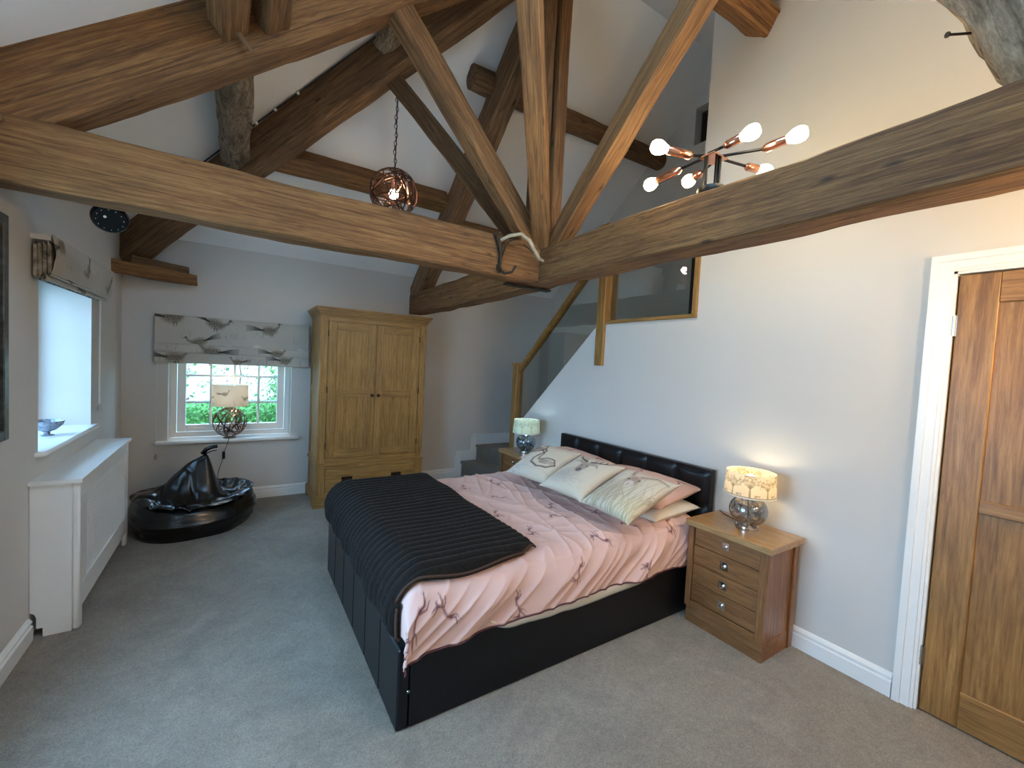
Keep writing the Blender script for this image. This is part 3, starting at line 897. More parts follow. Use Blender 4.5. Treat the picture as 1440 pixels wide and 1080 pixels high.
tag(o, 'flat black iron strap screwed under the beam junction', 'bracket')
# nails
for p, q, lb in [((0.02, 3.3, 2.93), (0.14, 3.32, 2.87), 'long iron nail sticking out of the weathered grey purlin'), ((1.78, 0.395, 2.50), (1.72, 0.43, 2.49), 'long nail sticking out of the gnarled rafter foot')]:
    o = MB().tube([p, q], 0.0035, 6).tube([Vector(q) + (Vector(q) - Vector(p)).normalized() * -.001, Vector(q) + (Vector(q) - Vector(p)).normalized() * .003], 0.008, 8).build('iron_nail', M['iron'])
    tag(o, lb, 'nail')
# cable clipped along the diagonal rafter
a = Vector((-0.80 - .065, 4.92 - .065, 2.275 + .135)); b = Vector((1.19, 2.80, 4.00))
cb = thing('wall_cable', 'thin black cable clipped along the top edge of the dark diagonal rafter', 'cable', a)
MB().tube([a + (b - a) * t + Vector((-.02, -.02, noise.noise(Vector((t * 9, 1, 1))) * .006)) for t in [i / 30 for i in range(31)]], 0.006, 6).build('cable_run', M['cable'], cb)
for t in (.045, .11, .48, .535, .60):
    p = a + (b - a) * t
    MB().box(p.x - .032, p.x - .012, p.y - .032, p.y - .012, p.z - .012, p.z + .008, .003).build('cable_clip', M['clip'], cb)

# ------------------------------------------------------------------ stairs
sc_ = thing('staircase', 'dark carpeted stairs rising in the back right corner behind the oak newel', 'stairs', (3.0, 4.4, 0))
def step_prism(poly, z0, z1):
    mb = MB().prism(poly, 'z', z0, z1 - 0.03)
    cx = sum(p[0] for p in poly) / len(poly); cy = sum(p[1] for p in poly) / len(poly)
    big = [(p[0] - (0.018 if p[0] < cx else 0), p[1]) for p in poly]
    mb.prism(big, 'z', z1 - 0.03, z1)
    return mb
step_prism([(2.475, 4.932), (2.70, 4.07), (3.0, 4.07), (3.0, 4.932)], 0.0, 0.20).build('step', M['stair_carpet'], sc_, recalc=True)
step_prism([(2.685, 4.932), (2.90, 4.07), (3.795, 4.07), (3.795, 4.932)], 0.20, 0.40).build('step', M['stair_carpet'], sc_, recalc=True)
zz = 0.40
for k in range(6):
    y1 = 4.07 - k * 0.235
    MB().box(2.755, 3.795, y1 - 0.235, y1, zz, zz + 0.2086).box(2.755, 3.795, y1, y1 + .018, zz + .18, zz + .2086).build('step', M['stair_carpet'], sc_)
    zz += 0.2086
# balustrade
nw = thing('newel_post', 'slim oak newel post at the foot of the stairs, next to the far lamp', 'post', (2.665, 4.03, 0))
MB().box(2.625, 2.715, 3.975, 4.065, 0.0, 1.47, 0.004).build('shaft', M['oak_v'], nw)
MB().box(2.612, 2.728, 3.962, 4.078, 1.47, 1.495, 0.006).build('cap', M['oak_y'], nw)
nw = thing('newel_post', 'oak newel post hung on the bed wall beside the gallery glass', 'post', (2.62, 2.70, 1.5))
MB().box(2.60, 2.745, 2.655, 2.745, 1.50, 2.66, 0.004).build('shaft', M['oak_v'], nw)
MB().box(2.585, 2.76, 2.64, 2.76, 2.66, 2.69, 0.006).build('cap', M['oak_y'], nw)
o = MB().add([], [])
hr = MB()
y0, z0_, y1, z1_ = 3.97, 1.415, 2.75, 2.505
pr = [(-0.03, -0.022), (-0.03, 0.015), (-0.018, 0.04), (0.018, 0.04), (0.03, 0.015), (0.03, -0.022)]
hr.add([(2.67 + a, y0, z0_ + b * 1.3) for a, b in pr] + [(2.67 + a, y1, z1_ + b * 1.3) for a, b in pr], [tuple(range(6)), tuple(range(11, 5, -1))] + [(i, i + 6, (i + 1) % 6 + 6, (i + 1) % 6) for i in range(6)])
o = hr.build('handrail', wood('rail_oak', *OAKC, (8, 8, 8), 0.4, 0.05, 'y', False, rnd=0.02), recalc=True)
tag(o, 'sloping oak handrail above the stair glass', 'handrail')
o = MB().prism([(3.955, 0.79), (3.955, 1.40), (2.76, 2.47), (2.76, 1.855)], 'x', 2.664, 2.674).build('glass_panel', M['glass_bal'], recalc=True)
tag(o, 'sloping glass panel under the stair handrail', 'glass panel')
gb = MB()
gf = thing('gallery_frame', 'oak framed glass panel of the gallery opening above the bed wall', 'glass panel', (2.64, 2.24, 1.86))
MB().box(2.612, 2.752, 1.80, 2.655, 1.853, 1.880, 0.003).build('bottom_rail', M['oak_y'], gf)
MB().box(2.612, 2.752, 1.80, 1.835, 1.88, 2.53, 0.003).build('side_rail', M['oak_v'], gf)
MB().box(2.612, 2.752, 1.80, 2.655, 2.53, 2.575, 0.003).build('top_rail', M['oak_y'], gf)
MB().box(2.64, 2.655, 1.836, 1.880, 1.88, 2.53, 0.002).build('side_bracket', M['black'], gf)
MB().box(2.676, 2.686, 1.88, 2.655, 1.88, 2.53).build('pane', M['glass_bal'], gf)

# ------------------------------------------------------------------ roman blinds
def blind_cv(nu, nv, su, sv, seed, birds):
    cv = Canvas(nu, nv, su, sv, (0.60, 0.565, 0.50))
    cv.mottled(0.05, 14, seed)
    for (u, v, s_, a, f) in birds:
        pheasant(cv, (u, v), s_ * 1.4, a, f, seed)
    rs = random.Random(seed)
    for k in range(5):
        grasses(cv, (rs.uniform(0, su), rs.uniform(0, sv * .5)), 0.10, 9, seed + k)
    return cv
rb = thing('roman_blind', 'folded roman blind with printed pheasants above the back window', 'blind', (0, 4.92, 1.33))
W = 1.20
def blind_panel(parent, axis, folds, cvargs, a0, a1, nu=300, mat=M['blindfab'], wobble=0.004):
    for fi, (z1, z0, off, bulge, birds) in enumerate(folds):
        h = z1 - z0
        nv = max(12, int(h / 0.004))
        cv = blind_cv(nu, nv, a1 - a0, h, 11 + fi * 3, birds)
        def fn(u, v, z0=z0, h=h, off=off, bulge=bulge, fi=fi):
            s = a0 + u * (a1 - a0)
            z = z0 + v * h + 0.003 * noise.noise(Vector((s * 6, fi * 3, 0))) * (1 - v)
            d = off + bulge * math.sin(math.pi * min(1, v * 1.0)) ** 0.6 + wobble * noise.noise(Vector((s * 8, v * 3, fi)))
            return (s, YB - d, z) if axis == 'y' else (XL + d, s, z)
        mb = MB().grid(nu, nv, fn)
        mb.col = cv.cols()
        ob = mb.build('fabric_fold', mat, parent, smooth=True)
        so = ob.modifiers.new('thickness', 'SOLIDIFY'); so.thickness = 0.003
blind_panel(rb, 'y', [
    (1.760, 1.500, 0.050, 0.004, [(0.12, 0.235, 0.14, 0, 1), (0.44, 0.205, 0.13, -0.35, 1), (0.88, 0.18, 0.12, 0.05, 1), (0.32, 0.03, 0.11, 0.3, -1)]),
    (1.505, 1.425, 0.062, 0.012, [(0.42, 0.02, 0.13, -0.1, -1), (0.95, 0.03, 0.10, 0.0, 1)]),
    (1.432, 1.330, 0.055, 0.016, [(0.14, 0.05, 0.13, 0, 1), (0.62, 0.03, 0.07, 0, -1), (1.02, 0.06, 0.10, 0, 1)]),
], None, -0.605, 0.635)
MB().box(-0.595, 0.595, YB - 0.048, YB, 1.72, 1.755).build('headrail', M['white'], rb)
MB().box(-0.59, 0.59, YB - 0.05, YB - 0.01, 1.345, 1.72).build('rear_folds', M['cotton'], rb)
MB().tube([(-0.585, YB - .03, 1.34), (-0.585, YB - .03, 0.50)], 0.0015, 5).build('pull_cord', M['white'], rb)
MB().lathe([(0.004, .05), (0.008, .04), (0.011, 0), (0.0001, 0)], (-0.585, YB - .03, 0.46), 12).build('cord_weight', M['steel'], rb)
lb_ = thing('roman_blind', 'folded printed roman blind above the left wall window', 'blind', (-0.80, 3.55, 1.76))
blind_panel(lb_, 'x', [
    (1.985, 1.800, 0.075, 0.014, [(0.10, 0.15, 0.10, .4, 1), (0.55, 0.09, 0.09, 0.8, -1), (1.05, 0.05, .08, .6, -1)]),
    (1.815, 1.785, 0.068, 0.006, [(0.3, 0.01, 0.05, 0, 1)]),
    (1.792, 1.762, 0.052, 0.006, [(0.6, 0.01, 0.08, 0, 1)]),
], None, 2.985, 4.13, 220)
for k, (d0, zz0) in enumerate(((0.058, 1.795), (0.042, 1.782), (0.026, 1.772), (0.010, 1.765))):
    mb = MB().prism([(XL + d0, 1.96 - .01 * k), (XL + d0 + .012, 1.93), (XL + d0 + .014, zz0 + .02), (XL + d0 + .006, zz0), (XL + d0, zz0 + .02)], 'y', 2.99, 4.125)
    ob = mb.build('rear_fold', plain('dark_patterned_fold', (0.30, 0.28, 0.24), 0.9, nscale=25, var=0.7), lb_, recalc=True)
MB().box(XL, XL + 0.070, 2.99, 4.125, 1.955, 1.978).build('headrail', M['cotton'], lb_)
for yy, zb_ in ((4.085, 1.04), (4.115, 1.04)):
    MB().tube([(XL + .03, yy, 1.77), (XL + .03, yy, zb_)], 0.0016, 5).build('pull_cord', M['white'], lb_)
    MB().lathe([(0.003, .045), (0.006, .035), (0.008, 0), (0.0001, 0)], (XL + .03, yy, zb_ - .04), 12).build('cord_weight', M['steel'], lb_)

# ------------------------------------------------------------------ picture on the left wall
pf = thing('picture_frame', 'dark framed picture cut by the left edge of the view', 'picture', (XL, 2.45, 1.05))
rect_frame(MB(), 'x', XL + .002, XL + .03, 2.15, 2.665, 1.045, 1.98, 0.045, .004).build('frame', M['pic'], pf)
MB().box(XL + .003, XL + .012, 2.19, 2.62, 1.085, 1.94).build('canvas', M['picart'], pf)

# ------------------------------------------------------------------ radiator cover
rc = thing('radiator_cover', 'white radiator cover with lattice front standing below the left window', 'radiator cover', (-0.74, 3.56, 0))
ya, yb_, xf_ = 2.975, 4.15, -0.65
MB().prism([(XL + .03, 2.955), (xf_ + .012, 2.955), (xf_ + .012, 2.975), (xf_ + .012, 4.175), (XL + .001, 4.175), (XL + .001, 2.955)], 'z', 0.765, 0.785).build('top', M['white'], rc, recalc=True)
def endpanel(y0, y1):
    p = [(XL + .002, 0.765), (xf_ - .03, 0.765), (xf_ - .03, 0.0), (XL + .052, 0.0), (XL + .052, 0.045), (XL + .045, 0.045), (XL + .045, .03), (XL + .03, .03), (XL + .028, .11), (XL + .02, .135), (XL + .008, .145), (XL + .002, .15)]
    p = [(XL + .002, 0.765), (xf_ - .03, 0.765), (xf_ - .03, 0.0), (XL + .048, 0.0), (XL + .048, 0.045), (XL + .025, 0.045), (XL + .025, .10), (XL + .018, .12), (XL + .002, .13)]
    return MB().prism(p, 'y', y0, y1)
endpanel(ya, ya + .018).build('side_panel', M['white'], rc, recalc=True)
endpanel(yb_ - .018, yb_).build('side_panel', M['white'], rc, recalc=True)
for y0 in (ya, yb_ - .055):
    MB().box(xf_ - .030, xf_, y0, y0 + .055, 0.0, 0.765, 0.008).build('corner_post', M['white'], rc, smooth=40)
y0, y1 = ya + .055, yb_ - .055
MB().box(xf_ - .018, xf_ - .002, y0, y1, 0.685, 0.762, .002).build('top_rail', M['white'], rc)
MB().box(xf_ - .018, xf_ - .002, y0, y1, 0.10, 0.225, .002).build('bottom_rail', M['white'], rc)
MB().box(xf_ - .018, xf_ - .002, y0, y0 + .075, 0.225, 0.685, .002).build('side_stile', M['white'], rc)
MB().box(xf_ - .018, xf_ - .002, y1 - .06, y1, 0.225, 0.685, .002).build('side_stile', M['white'], rc)
gy0, gy1, gz0, gz1 = y0 + .07, y1 - .055, 0.22, 0.69
lat = MB()
stp = 0.027
def clip_line(c, s):
    pts = []
    for y in (gy0, gy1):
        z = c + s * y
        if gz0 <= z <= gz1: pts.append((y, z))
    for z in (gz0, gz1):
        y = (z - c) / s
        if gy0 < y < gy1: pts.append((y, z))
    return pts[:2]
for s in (1.35, -1.35):
    c = gz0 - s * (gy1 if s > 0 else gy0)
    cmax = gz1 - s * (gy0 if s > 0 else gy1)
    while c < cmax:
        p = clip_line(c, s)
        if len(p) == 2:
            (a0, b0), (a1, b1) = p
            L = math.hypot(a1 - a0, b1 - b0)
            if L > .004:
                nx, nz = -(b1 - b0) / L * .0045, (a1 - a0) / L * .0045
                x0 = xf_ - .012 if s > 0 else xf_ - .0135
                lat.add([(x0, a0 + nx, b0 + nz), (x0, a1 + nx, b1 + nz), (x0, a1 - nx, b1 - nz), (x0, a0 - nx, b0 - nz),
                         (x0 + .003, a0 + nx, b0 + nz), (x0 + .003, a1 + nx, b1 + nz), (x0 + .003, a1 - nx, b1 - nz), (x0 + .003, a0 - nx, b0 - nz)],
                        [(0, 1, 2, 3), (7, 6, 5, 4), (0, 4, 5, 1), (2, 6, 7, 3), (1, 5, 6, 2), (0, 3, 7, 4)])
        c += stp * math.sqrt(1 + s * s)
lat.build('lattice', M['white'], rc, kind='stuff')
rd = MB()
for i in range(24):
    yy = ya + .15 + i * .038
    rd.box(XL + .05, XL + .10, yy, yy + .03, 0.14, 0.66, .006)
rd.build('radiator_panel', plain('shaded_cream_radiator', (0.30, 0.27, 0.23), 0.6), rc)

# bowl on the left sill
bw = MB().lathe([(0.030, 0), (0.032, .004), (0.014, .010), (0.014, .022), (0.040, .034), (0.068, .062), (0.076, .088), (0.071, .088), (0.062, .064), (0.036, .040), (0.0001, .032)], (-0.93, 3.60, 0.912), 28)
o = bw.build('footed_bowl', M['mosaic'], smooth=50)
tag(o, 'small footed mosaic bowl on the left window sill', 'bowl')

# ------------------------------------------------------------------ bean bag
bcx, bcy = -0.275, 4.42
bb = thing('bean_bag', 'shiny black bean bag on the carpet under the back window', 'bean bag', (bcx, bcy, 0))
def bag(u, v):
    a = 2 * math.pi * u
    rx, ry = 0.425, 0.43
    ca, sa = math.cos(a), math.sin(a)
    k = 1 + 0.03 * math.sin(3 * a + 1) + 0.02 * math.sin(5 * a)
    if v < 0.5:                                        # side wall
        t = v / 0.5
        rr = (0.94 + 0.10 * math.sin(math.pi * min(1, t * 1.1)) - 0.05 * t ** 3) * k
        rr += 0.018 * noise.noise(Vector((ca * 2, sa * 2, t * 7))) + 0.008 * math.sin(t * 18 + 2 * noise.noise(Vector((ca, sa, 0))))
        z = 0.002 + 0.27 * t ** 0.9
        if v == 0: z = 0.0
        z += 0.02 * math.sin(2 * a + .5) * t
        return (bcx + rx * rr * ca, bcy + ry * rr * sa, z)
    t = (v - 0.5) / 0.5
    rr = (0.99 * (1 - t)) * k
    x = rx * rr * ca; y = ry * rr * sa
    z = 0.272 + 0.02 * math.sin(2 * a + .5) * (1 - t) + 0.02 * math.sin(math.pi * min(1, t * 3)) * (t < .333)
    z -= 0.03 * math.exp(-((t - .35) / .25) ** 2)
    # peaked fold that climbs from the left and drops steeply at its right end
    px = (x + 0.40) / 0.48
    h = 0.0
    if px > 0:
        h = 0.34 * min(1, px) ** 1.25 if px < 1 else 0.34 * math.exp(-((px - 1) / 0.16) ** 2)
    yy = y + 0.05
    wdt = 0.095 + 0.08 * (1 - min(1, max(0, px)))
    z += h * math.exp(-(yy / wdt) ** 2) * (1 if px < 1 else 1)
    z += (0.010 + h * .06) * noise.noise(Vector((x * 8, y * 8, 2))) + 0.008 * noise.noise(Vector((x * 18, y * 13, 5)))
    fold = abs(noise.noise(Vector((x * 5 + 3, y * 7, 1))))
    z -= 0.022 * math.exp(-(fold / 0.09) ** 2) * (1 - t) ** .3
    return (bcx + x, bcy + y, max(z, 0.1))
mb = MB().grid(161, 121, bag)
mb.build('bag_body', M['bag'], bb, smooth=True, recalc=True)
hp = [(-0.215, 4.37, 0.600), (-0.19, 4.36, 0.635), (-0.15, 4.35, 0.655), (-0.115, 4.35, 0.66)]
MB().tube(hp, 0.030, 10, flat=0.6).build('carry_handle', M['bag'], bb, smooth=True)
MB().tube([(-0.19, 4.36, 0.60), (-0.15, 4.35, 0.62), (-0.12, 4.345, 0.625)], 0.012, 8, flat=0.4).build('carry_handle', M['bag'], bb, smooth=True)
pip = []
for i in range(64):
    a = 2 * math.pi * i / 64
    p = bag(i / 64, 0.47)
    pip.append((p[0] + .004 * math.cos(a), p[1] + .004 * math.sin(a), p[2]))
MB().tube(pip, 0.005, 6, closed=True).build('piping', M['bag'], bb, smooth=True)

# ------------------------------------------------------------------ wire ball builder (pendant and window lamp)
def ball_bands(parent, c, r, n, seed, w=0.007, mat=None):
    rs = random.Random(seed)
    for k in range(n):
        ax = Vector((rs.gauss(0, 1), rs.gauss(0, 1), rs.gauss(0, 1))).normalized()
        u = ax.orthogonal().normalized(); q = ax.cross(u)
        off = rs.uniform(-0.55, 0.55) * r
        rr = math.sqrt(r * r - off * off)
        mb = MB(); N = 40
        vs_ = []; fs = []
        for i in range(N):
            a = 2 * math.pi * i / N
            d = (u * math.cos(a) + q * math.sin(a))
            ctr = Vector(c) + ax * off
            for s1, s2 in ((-1, 0), (1, 0), (1, 1), (-1, 1)):
                vs_.append(ctr + d * (rr - s2 * 0.002) + ax * (s1 * w / 2))
        for i in range(N):
            j = (i + 1) % N
            for e_ in range(4):
                g_ = (e_ + 1) % 4
                fs.append((i * 4 + e_, i * 4 + g_, j * 4 + g_, j * 4 + e_))
        mb.add(vs_, fs).build('metal_band', mat or M['copper_d'], parent)

# pendant
PC = Vector((0.955, 3.215, 2.685))
pd = thing('pendant_lamp', 'lit copper wire ball pendant hanging on a black chain above the left tie beam', 'pendant lamp', PC)
ball_bands(pd, PC, 0.172, 24, 3, 0.010)
MB().sphere(PC + Vector((0, 0, -0.01)), 0.034).build('light_bulb', M['pend_bulb'], pd, smooth=True)
MB().lathe([(0.018, .0), (0.020, .05), (0.010, .06), (0.010, .10)], PC + Vector((0, 0, 0.022)), 16).build('bulb_holder', M['copper'], pd, smooth=40)
ch = MB()
top = 3.62; z = PC.z + 0.17; k = 0
while z < top - 0.12:
    N = 12; L = 0.030; wd = 0.010
    pts = []
    for i in range(N):
        a = 2 * math.pi * i / N
        x = wd * math.cos(a); zz = L * 0.62 * math.sin(a)
        pts.append((PC.x + (x if k % 2 == 0 else 0) + .004 * math.sin(k), PC.y + (0 if k % 2 == 0 else x), z + zz))
    ch.tube(pts, 0.0024, 5, closed=True)
    z += 0.031; k += 1
ch.build('chain', M['black'], pd)
MB().tube([(PC.x, PC.y, PC.z + .06), (PC.x + .006, PC.y, 3.1), (PC.x, PC.y, 3.4), (PC.x + .03, PC.y + .03, 3.60), (PC.x + .10, PC.y - .02, 3.70)], 0.003, 6).build('flex', M['cable'], pd)
light('pendant_light', PC + Vector((0, 0, -0.01)), P_PEND, (1.0, 0.80, 0.58), 0.036)

# ------------------------------------------------------------------ bulb fitting standing on the foreground beam
CC = Vector((1.79, 1.20, 2.285))
cl = thing('bulb_fitting', 'black and copper fitting with six lit globe bulbs on top of the right beam', 'ceiling light', CC)
MB().lathe([(0.06, -0.005), (0.062, 0.012), (0.058, 0.024), (0.0001, 0.026)], CC, 32).build('base_plate', M['black'], cl, smooth=40)
rods = [(1.865, 1.195), (1.880, 1.205), (1.875, 1.222), (1.820, 1.262), (1.835, 1.275), (1.85, 1.215)]
rods = [(1.79 + dx, 1.20 + dy) for dx, dy in ((.03, -.015), (.042, 0), (.022, -.002), (-.022, .018), (-.034, .008), (-.01, .03))]
bulbs = [((1.578, 1.321, 2.47)), ((1.80, 1.545, 2.445)), ((1.93, 1.415, 2.455)), ((1.772, 1.033, 2.475)), ((1.922, 0.921, 2.47)), ((2.10, 1.14, 2.455))]
zt = 2.455
jn = [(1.715, 1.262, zt), (1.79, 1.375, zt), (1.90, 1.335, zt), (1.76, 1.125, zt + .005), (1.90, 1.035, zt), (2.0, 1.165, zt)]
st_i = [3, 5, 0, 4, 2, 1]
for i, bpos in enumerate(bulbs):
    B = Vector(bpos); J = Vector(jn[i]); rx, ry = rods[st_i[i]]
    MB().tube([(rx, ry, 2.30), (rx, ry, zt - .004), (rx + (J.x - rx) * .08, ry + (J.y - ry) * .08, zt), J], 0.0065, 8).build('arm', M['black'], cl, smooth=50)
    d = (B - J).normalized()
    bl = (B - J).length
    MB().lathe([(0.006, -0.01), (0.014, 0.0), (0.0185, 0.008), (0.0185, bl - 0.035), (0.015, bl - .030)], J, 18, d).build('socket', M['copper'], cl, smooth=40)
    bb2 = MB().lathe([(0.014, bl - .036), (0.020, bl - .022), (0.0285, bl - .004), (0.0315, bl + .012), (0.0285, bl + .030), (0.019, bl + .041), (0.0001, bl + .045)], J, 20, d)
    bb2.build('light_bulb', M['warm_bulb'], cl, smooth=True)
    light('bulb_light', B + d * 0.012, P_CHAND, (1.0, 0.74, 0.42), 0.032)
MB().box(1.745, 1.85, 1.165, 1.245, zt - .012, zt - .004, .002).build('copper_plate', M['copper'], cl)

# two added wall lights, unseen behind the camera, to brighten the room
for k, x in enumerate((1.75, 2.35)):
    wlt = thing('wall_light', ('left' if k == 0 else 'right') + ' added wall light on the unseen front wall, brightening the room from behind', 'wall light', (x, YF + .06, 1.9))
    MB().lathe([(0.05, 0), (0.05, .012), (0.02, .02), (0.012, .06)], (x, YF, 1.86), 24, (0, 1, 0)).build('back_plate', M['chrome'], wlt, smooth=40)
    MB().sphere((x, YF + .10, 1.90), 0.05, 20, 12).build('glass_globe', M['warm_bulb'], wlt, smooth=True)
    light('added_wall_light_lamp', (x, YF + .10, 1.90), P_WALL, (1.0, 0.68, 0.38), 0.055)

# black disc under the left tie beam
dk = thing('downlight_disc', 'round black dotted disc fixed under the left end of the left tie beam', 'spotlight', (-0.50, 2.60, 2.05))
DN = Vector((0.12, -0.80, -0.58)).normalized(); DP = Vector((-0.478, 2.600, 2.017))
MB().lathe([(0.0001, 0.0), (0.056, 0.0), (0.064, -0.008), (0.066, -0.020), (0.05, -0.032), (0.0001, -.035)], DP, 36, DN).tube([DP - DN * .03, (-.478, 2.64, 2.09)], .012, 8).build('housing', M['blackp'], dk, smooth=40, recalc=True)
du = DN.orthogonal().normalized(); dw_ = DN.cross(du)
for k in range(12):
    a = 2 * math.pi * k / 12 + .2
    MB().sphere(DP + du * (.046 * math.cos(a)) + dw_ * (.046 * math.sin(a)), 0.0018, 8, 6).build('diode', M['clip'], dk)
MB().sphere(DP - dw_ * .02, 0.006, 8, 6).build('sensor', M['clip'], dk)

# antler coat hook on the end of the left tie beam
ah = thing('antler_hook', 'antler shaped iron coat hook on the face of the left tie beam', 'hook', (1.40, 2.36, 2.15))
yh = 2.365
MB().tube([(1.335, yh - .008, 2.28), (1.37, yh - .012, 2.22), (1.385, yh - .014, 2.15), (1.38, yh - .014, 2.08), (1.39, yh - .02, 2.045)], 0.015, 10, taper=[.8, 1.5, 1.0, 1.2, .7], flat=.6).build('back_plate', M['iron'], ah, smooth=True)
MB().tube([(1.375, yh - .02, 2.24), (1.42, yh - .05, 2.27), (1.48, yh - .09, 2.285), (1.53, yh - .11, 2.25), (1.57, yh - .12, 2.19), (1.60, yh - .13, 2.145), (1.63, yh - .135, 2.135)], 0.011, 10, taper=[1, 1, 1, 1.1, 1.1, 1, .7]).build('upper_tine', M['antler'], ah, smooth=True)
MB().tube([(1.385, yh - .02, 2.14), (1.405, yh - .03, 2.21), (1.44, yh - .04, 2.255), (1.48, yh - .04, 2.268)], 0.008, 8).build('rear_tine', M['iron'], ah, smooth=True)
MB().tube([(1.385, yh - .015, 2.055), (1.40, yh - .05, 2.035), (1.435, yh - .075, 2.045), (1.455, yh - .085, 2.085)], 0.009, 8, taper=[1.2, 1, .9, .8]).build('lower_tine', M['iron'], ah, smooth=True)
MB().tube([(1.375, yh - .015, 2.07), (1.355, yh - .03, 2.055), (1.345, yh - .035, 2.085)], 0.007, 8, taper=[1.2, .9, .6]).build('side_tine', M['iron'], ah, smooth=True)
MB().tube([(1.35, yh - .01, 2.27), (1.375, yh - .015, 2.285), (1.37, yh - .015, 2.30)], 0.008, 8).build('top_tine', M['iron'], ah, smooth=True)
o = MB().tube([(1.56, 2.366, 2.255), (1.60, 2.362, 2.235), (1.64, 2.36, 2.215), (1.66, 2.362, 2.21)], 0.003, 6).build('iron_staple', M['cable'])
tag(o, 'thin black cable loop at the top of the junction', 'cable')

# ------------------------------------------------------------------ wardrobe
wx0, wx1, wy0, wy1 = 0.665, 1.715, 4.39, 4.925
wd = thing('wardrobe', 'light oak two-door wardrobe with a bottom drawer against the back wall', 'wardrobe', ((wx0 + wx1) / 2, 4.65, 0))
for xa_, xb_ in ((wx0, wx0 + .07), (wx1 - .07, wx1)):
    MB().box(xa_, xb_, wy0, wy0 + .022, 0.42, 1.84, .002).build('front_stile', M['oak_v'], wd)
MB().box(wx0, wx1, wy1 - .015, wy1, 0.08, 1.84).build('back_panel', M['oak_v'], wd)
for x0 in (wx0, wx1 - .022):
    sd = MB().box(x0 + .006, x0 + .016, wy0 + .02, wy1 - .01, 0.08, 1.84)
    sd.box(x0, x0 + .022, wy0 + .022, wy0 + .09, 0.08, 1.84, .002).box(x0, x0 + .022, wy1 - .08, wy1 - .014, 0.08, 1.84, .002)
    for za, zb2 in ((0.08, .13), (.37, .46), (1.08, 1.16), (1.76, 1.84)):
        sd.box(x0 + .0005, x0 + .0215, wy0 + .09, wy1 - .08, za, zb2, .002)
    sd.build('side_panel', M['oak_v'], wd)
MB().box(wx0 + .07, wx1 - .07, wy0, wy0 + .022, 1.80, 1.84).build('top_rail', M['oak_h'], wd)
MB().box(wx0 + .07, wx1 - .07, wy0, wy0 + .022, 0.42, 0.475).build('lower_rail', M['oak_h'], wd)
# cornice
cn = MB()
for a, z0, z1 in ((0.004, 1.835, 1.85), (0.012, 1.85, 1.865), (0.022, 1.865, 1.885), (0.034, 1.885, 1.905), (0.045, 1.905, 1.925)):
    cn.box(wx0 - a, wx1 + a, wy0 - a, wy1, z0, z1, .003)
cn.build('cornice', M['oak_h'], wd)
MB().box(wx0 - .014, wx1 + .014, wy0 - .014, wy1, 0.405, 0.425, .006).build('waist_moulding', M['oak_h'], wd)
lw = MB().box(wx0 - .006, wx0 + .075, wy0 - .006, wy0 + .02, .10, .405, .002).box(wx1 - .075, wx1 + .006, wy0 - .006, wy0 + .02, .10, .405, .002)
lw.build('base_stile', M['oak_v'], wd)
MB().box(wx0 + .075, wx1 - .075, wy0 - .0055, wy0 + .02, .375, .405).box(wx0 + .075, wx1 - .075, wy0 - .0055, wy0 + .02, .10, .135).build('base_rail', M['oak_h'], wd)
# plinth with bracket feet
pl = MB()
fp = [(wx0 - .022, 0), (wx0 + .10, 0), (wx0 + .13, .02), (wx0 + .16, .05), (wx1 - .16, .05), (wx1 - .13, .02), (wx1 - .10, 0), (wx1 + .022, 0), (wx1 + .022, .105), (wx0 - .022, .105)]
pl.prism(fp, 'y', wy0 - .022, wy0 + .0)
for x0 in (wx0 - .022, wx1):
    pl.prism([(wy0 - .0, 0), (wy0 + .10, 0), (wy0 + .15, .05), (wy1 - .12, .05), (wy1 - .08, 0), (wy1, 0), (wy1, .105), (wy0 - .0, .105)], 'x', x0, x0 + .022)
pl.box(wx0 - .014, wx1 + .014, wy0 - .014, wy1, .105, .118, .003)
pl.build('plinth', M['oak_h'], wd, recalc=True)
# doors
dm = (wx0 + wx1) / 2
for (a, b, side) in ((wx0 + .074, dm - .0015, 1), (dm + .0015, wx1 - .074, -1)):
    y0, y1 = wy0 - .004, wy0 + .018
    dr = MB().box(a, a + .075, y0, y1, .478, 1.797, .002).box(b - .075, b, y0, y1, .478, 1.797, .002)
    dd = dr.build('door', M['oak_v'], wd)
    rl = MB()
    for za, zb2 in ((.478, .56), (1.075, 1.135), (1.72, 1.797)):
        MB().box(a + .075, b - .075, y0 + .0005, y1, za, zb2, .002).build('door_rail', M['oak_h'], dd)
    for za, zb2 in ((.555, 1.08), (1.13, 1.725)):
        MB().box(a + .07, b - .07, y0 + .010, y1 - .004, za, zb2).build('door_panel', M['oak_v'], dd)
    kx = b - .030 if side == 1 else a + .030
    MB().lathe([(0.014, 0), (0.007, .006), (0.007, .014), (0.017, .020), (0.015, .030), (0.0001, .033)], (kx, y0, 1.09), 18, (0, -1, 0)).build('knob', M['bronze'], dd, smooth=40)
    hx = a - .002 if side == 1 else b + .002
    for z in (.60, 1.14, 1.68):
        MB().tube([(hx, y0 - .002, z - .03), (hx, y0 - .002, z + .03)], .005, 8).build('hinge', M['bronze'], dd)
df = MB().box(wx0 + .079, wx1 - .079, wy0 - .010, wy0 + .015, .139, .371, .003).build('drawer', M['oak_h'], wd)
for hx in (wx0 + .28, wx1 - .28):
    hh = MB().box(hx - .052, hx + .052, wy0 - .014, wy0 - .010, .235, .285, .002)
    hh.prism([(hx - .045, .262), (hx + .045, .262), (hx + .045, .247), (hx + .03, .240), (hx - .03, .240), (hx - .045, .247)], 'y', wy0 - .030, wy0 - .013)
    hh.build('handle', M['bronze'], df, recalc=True)

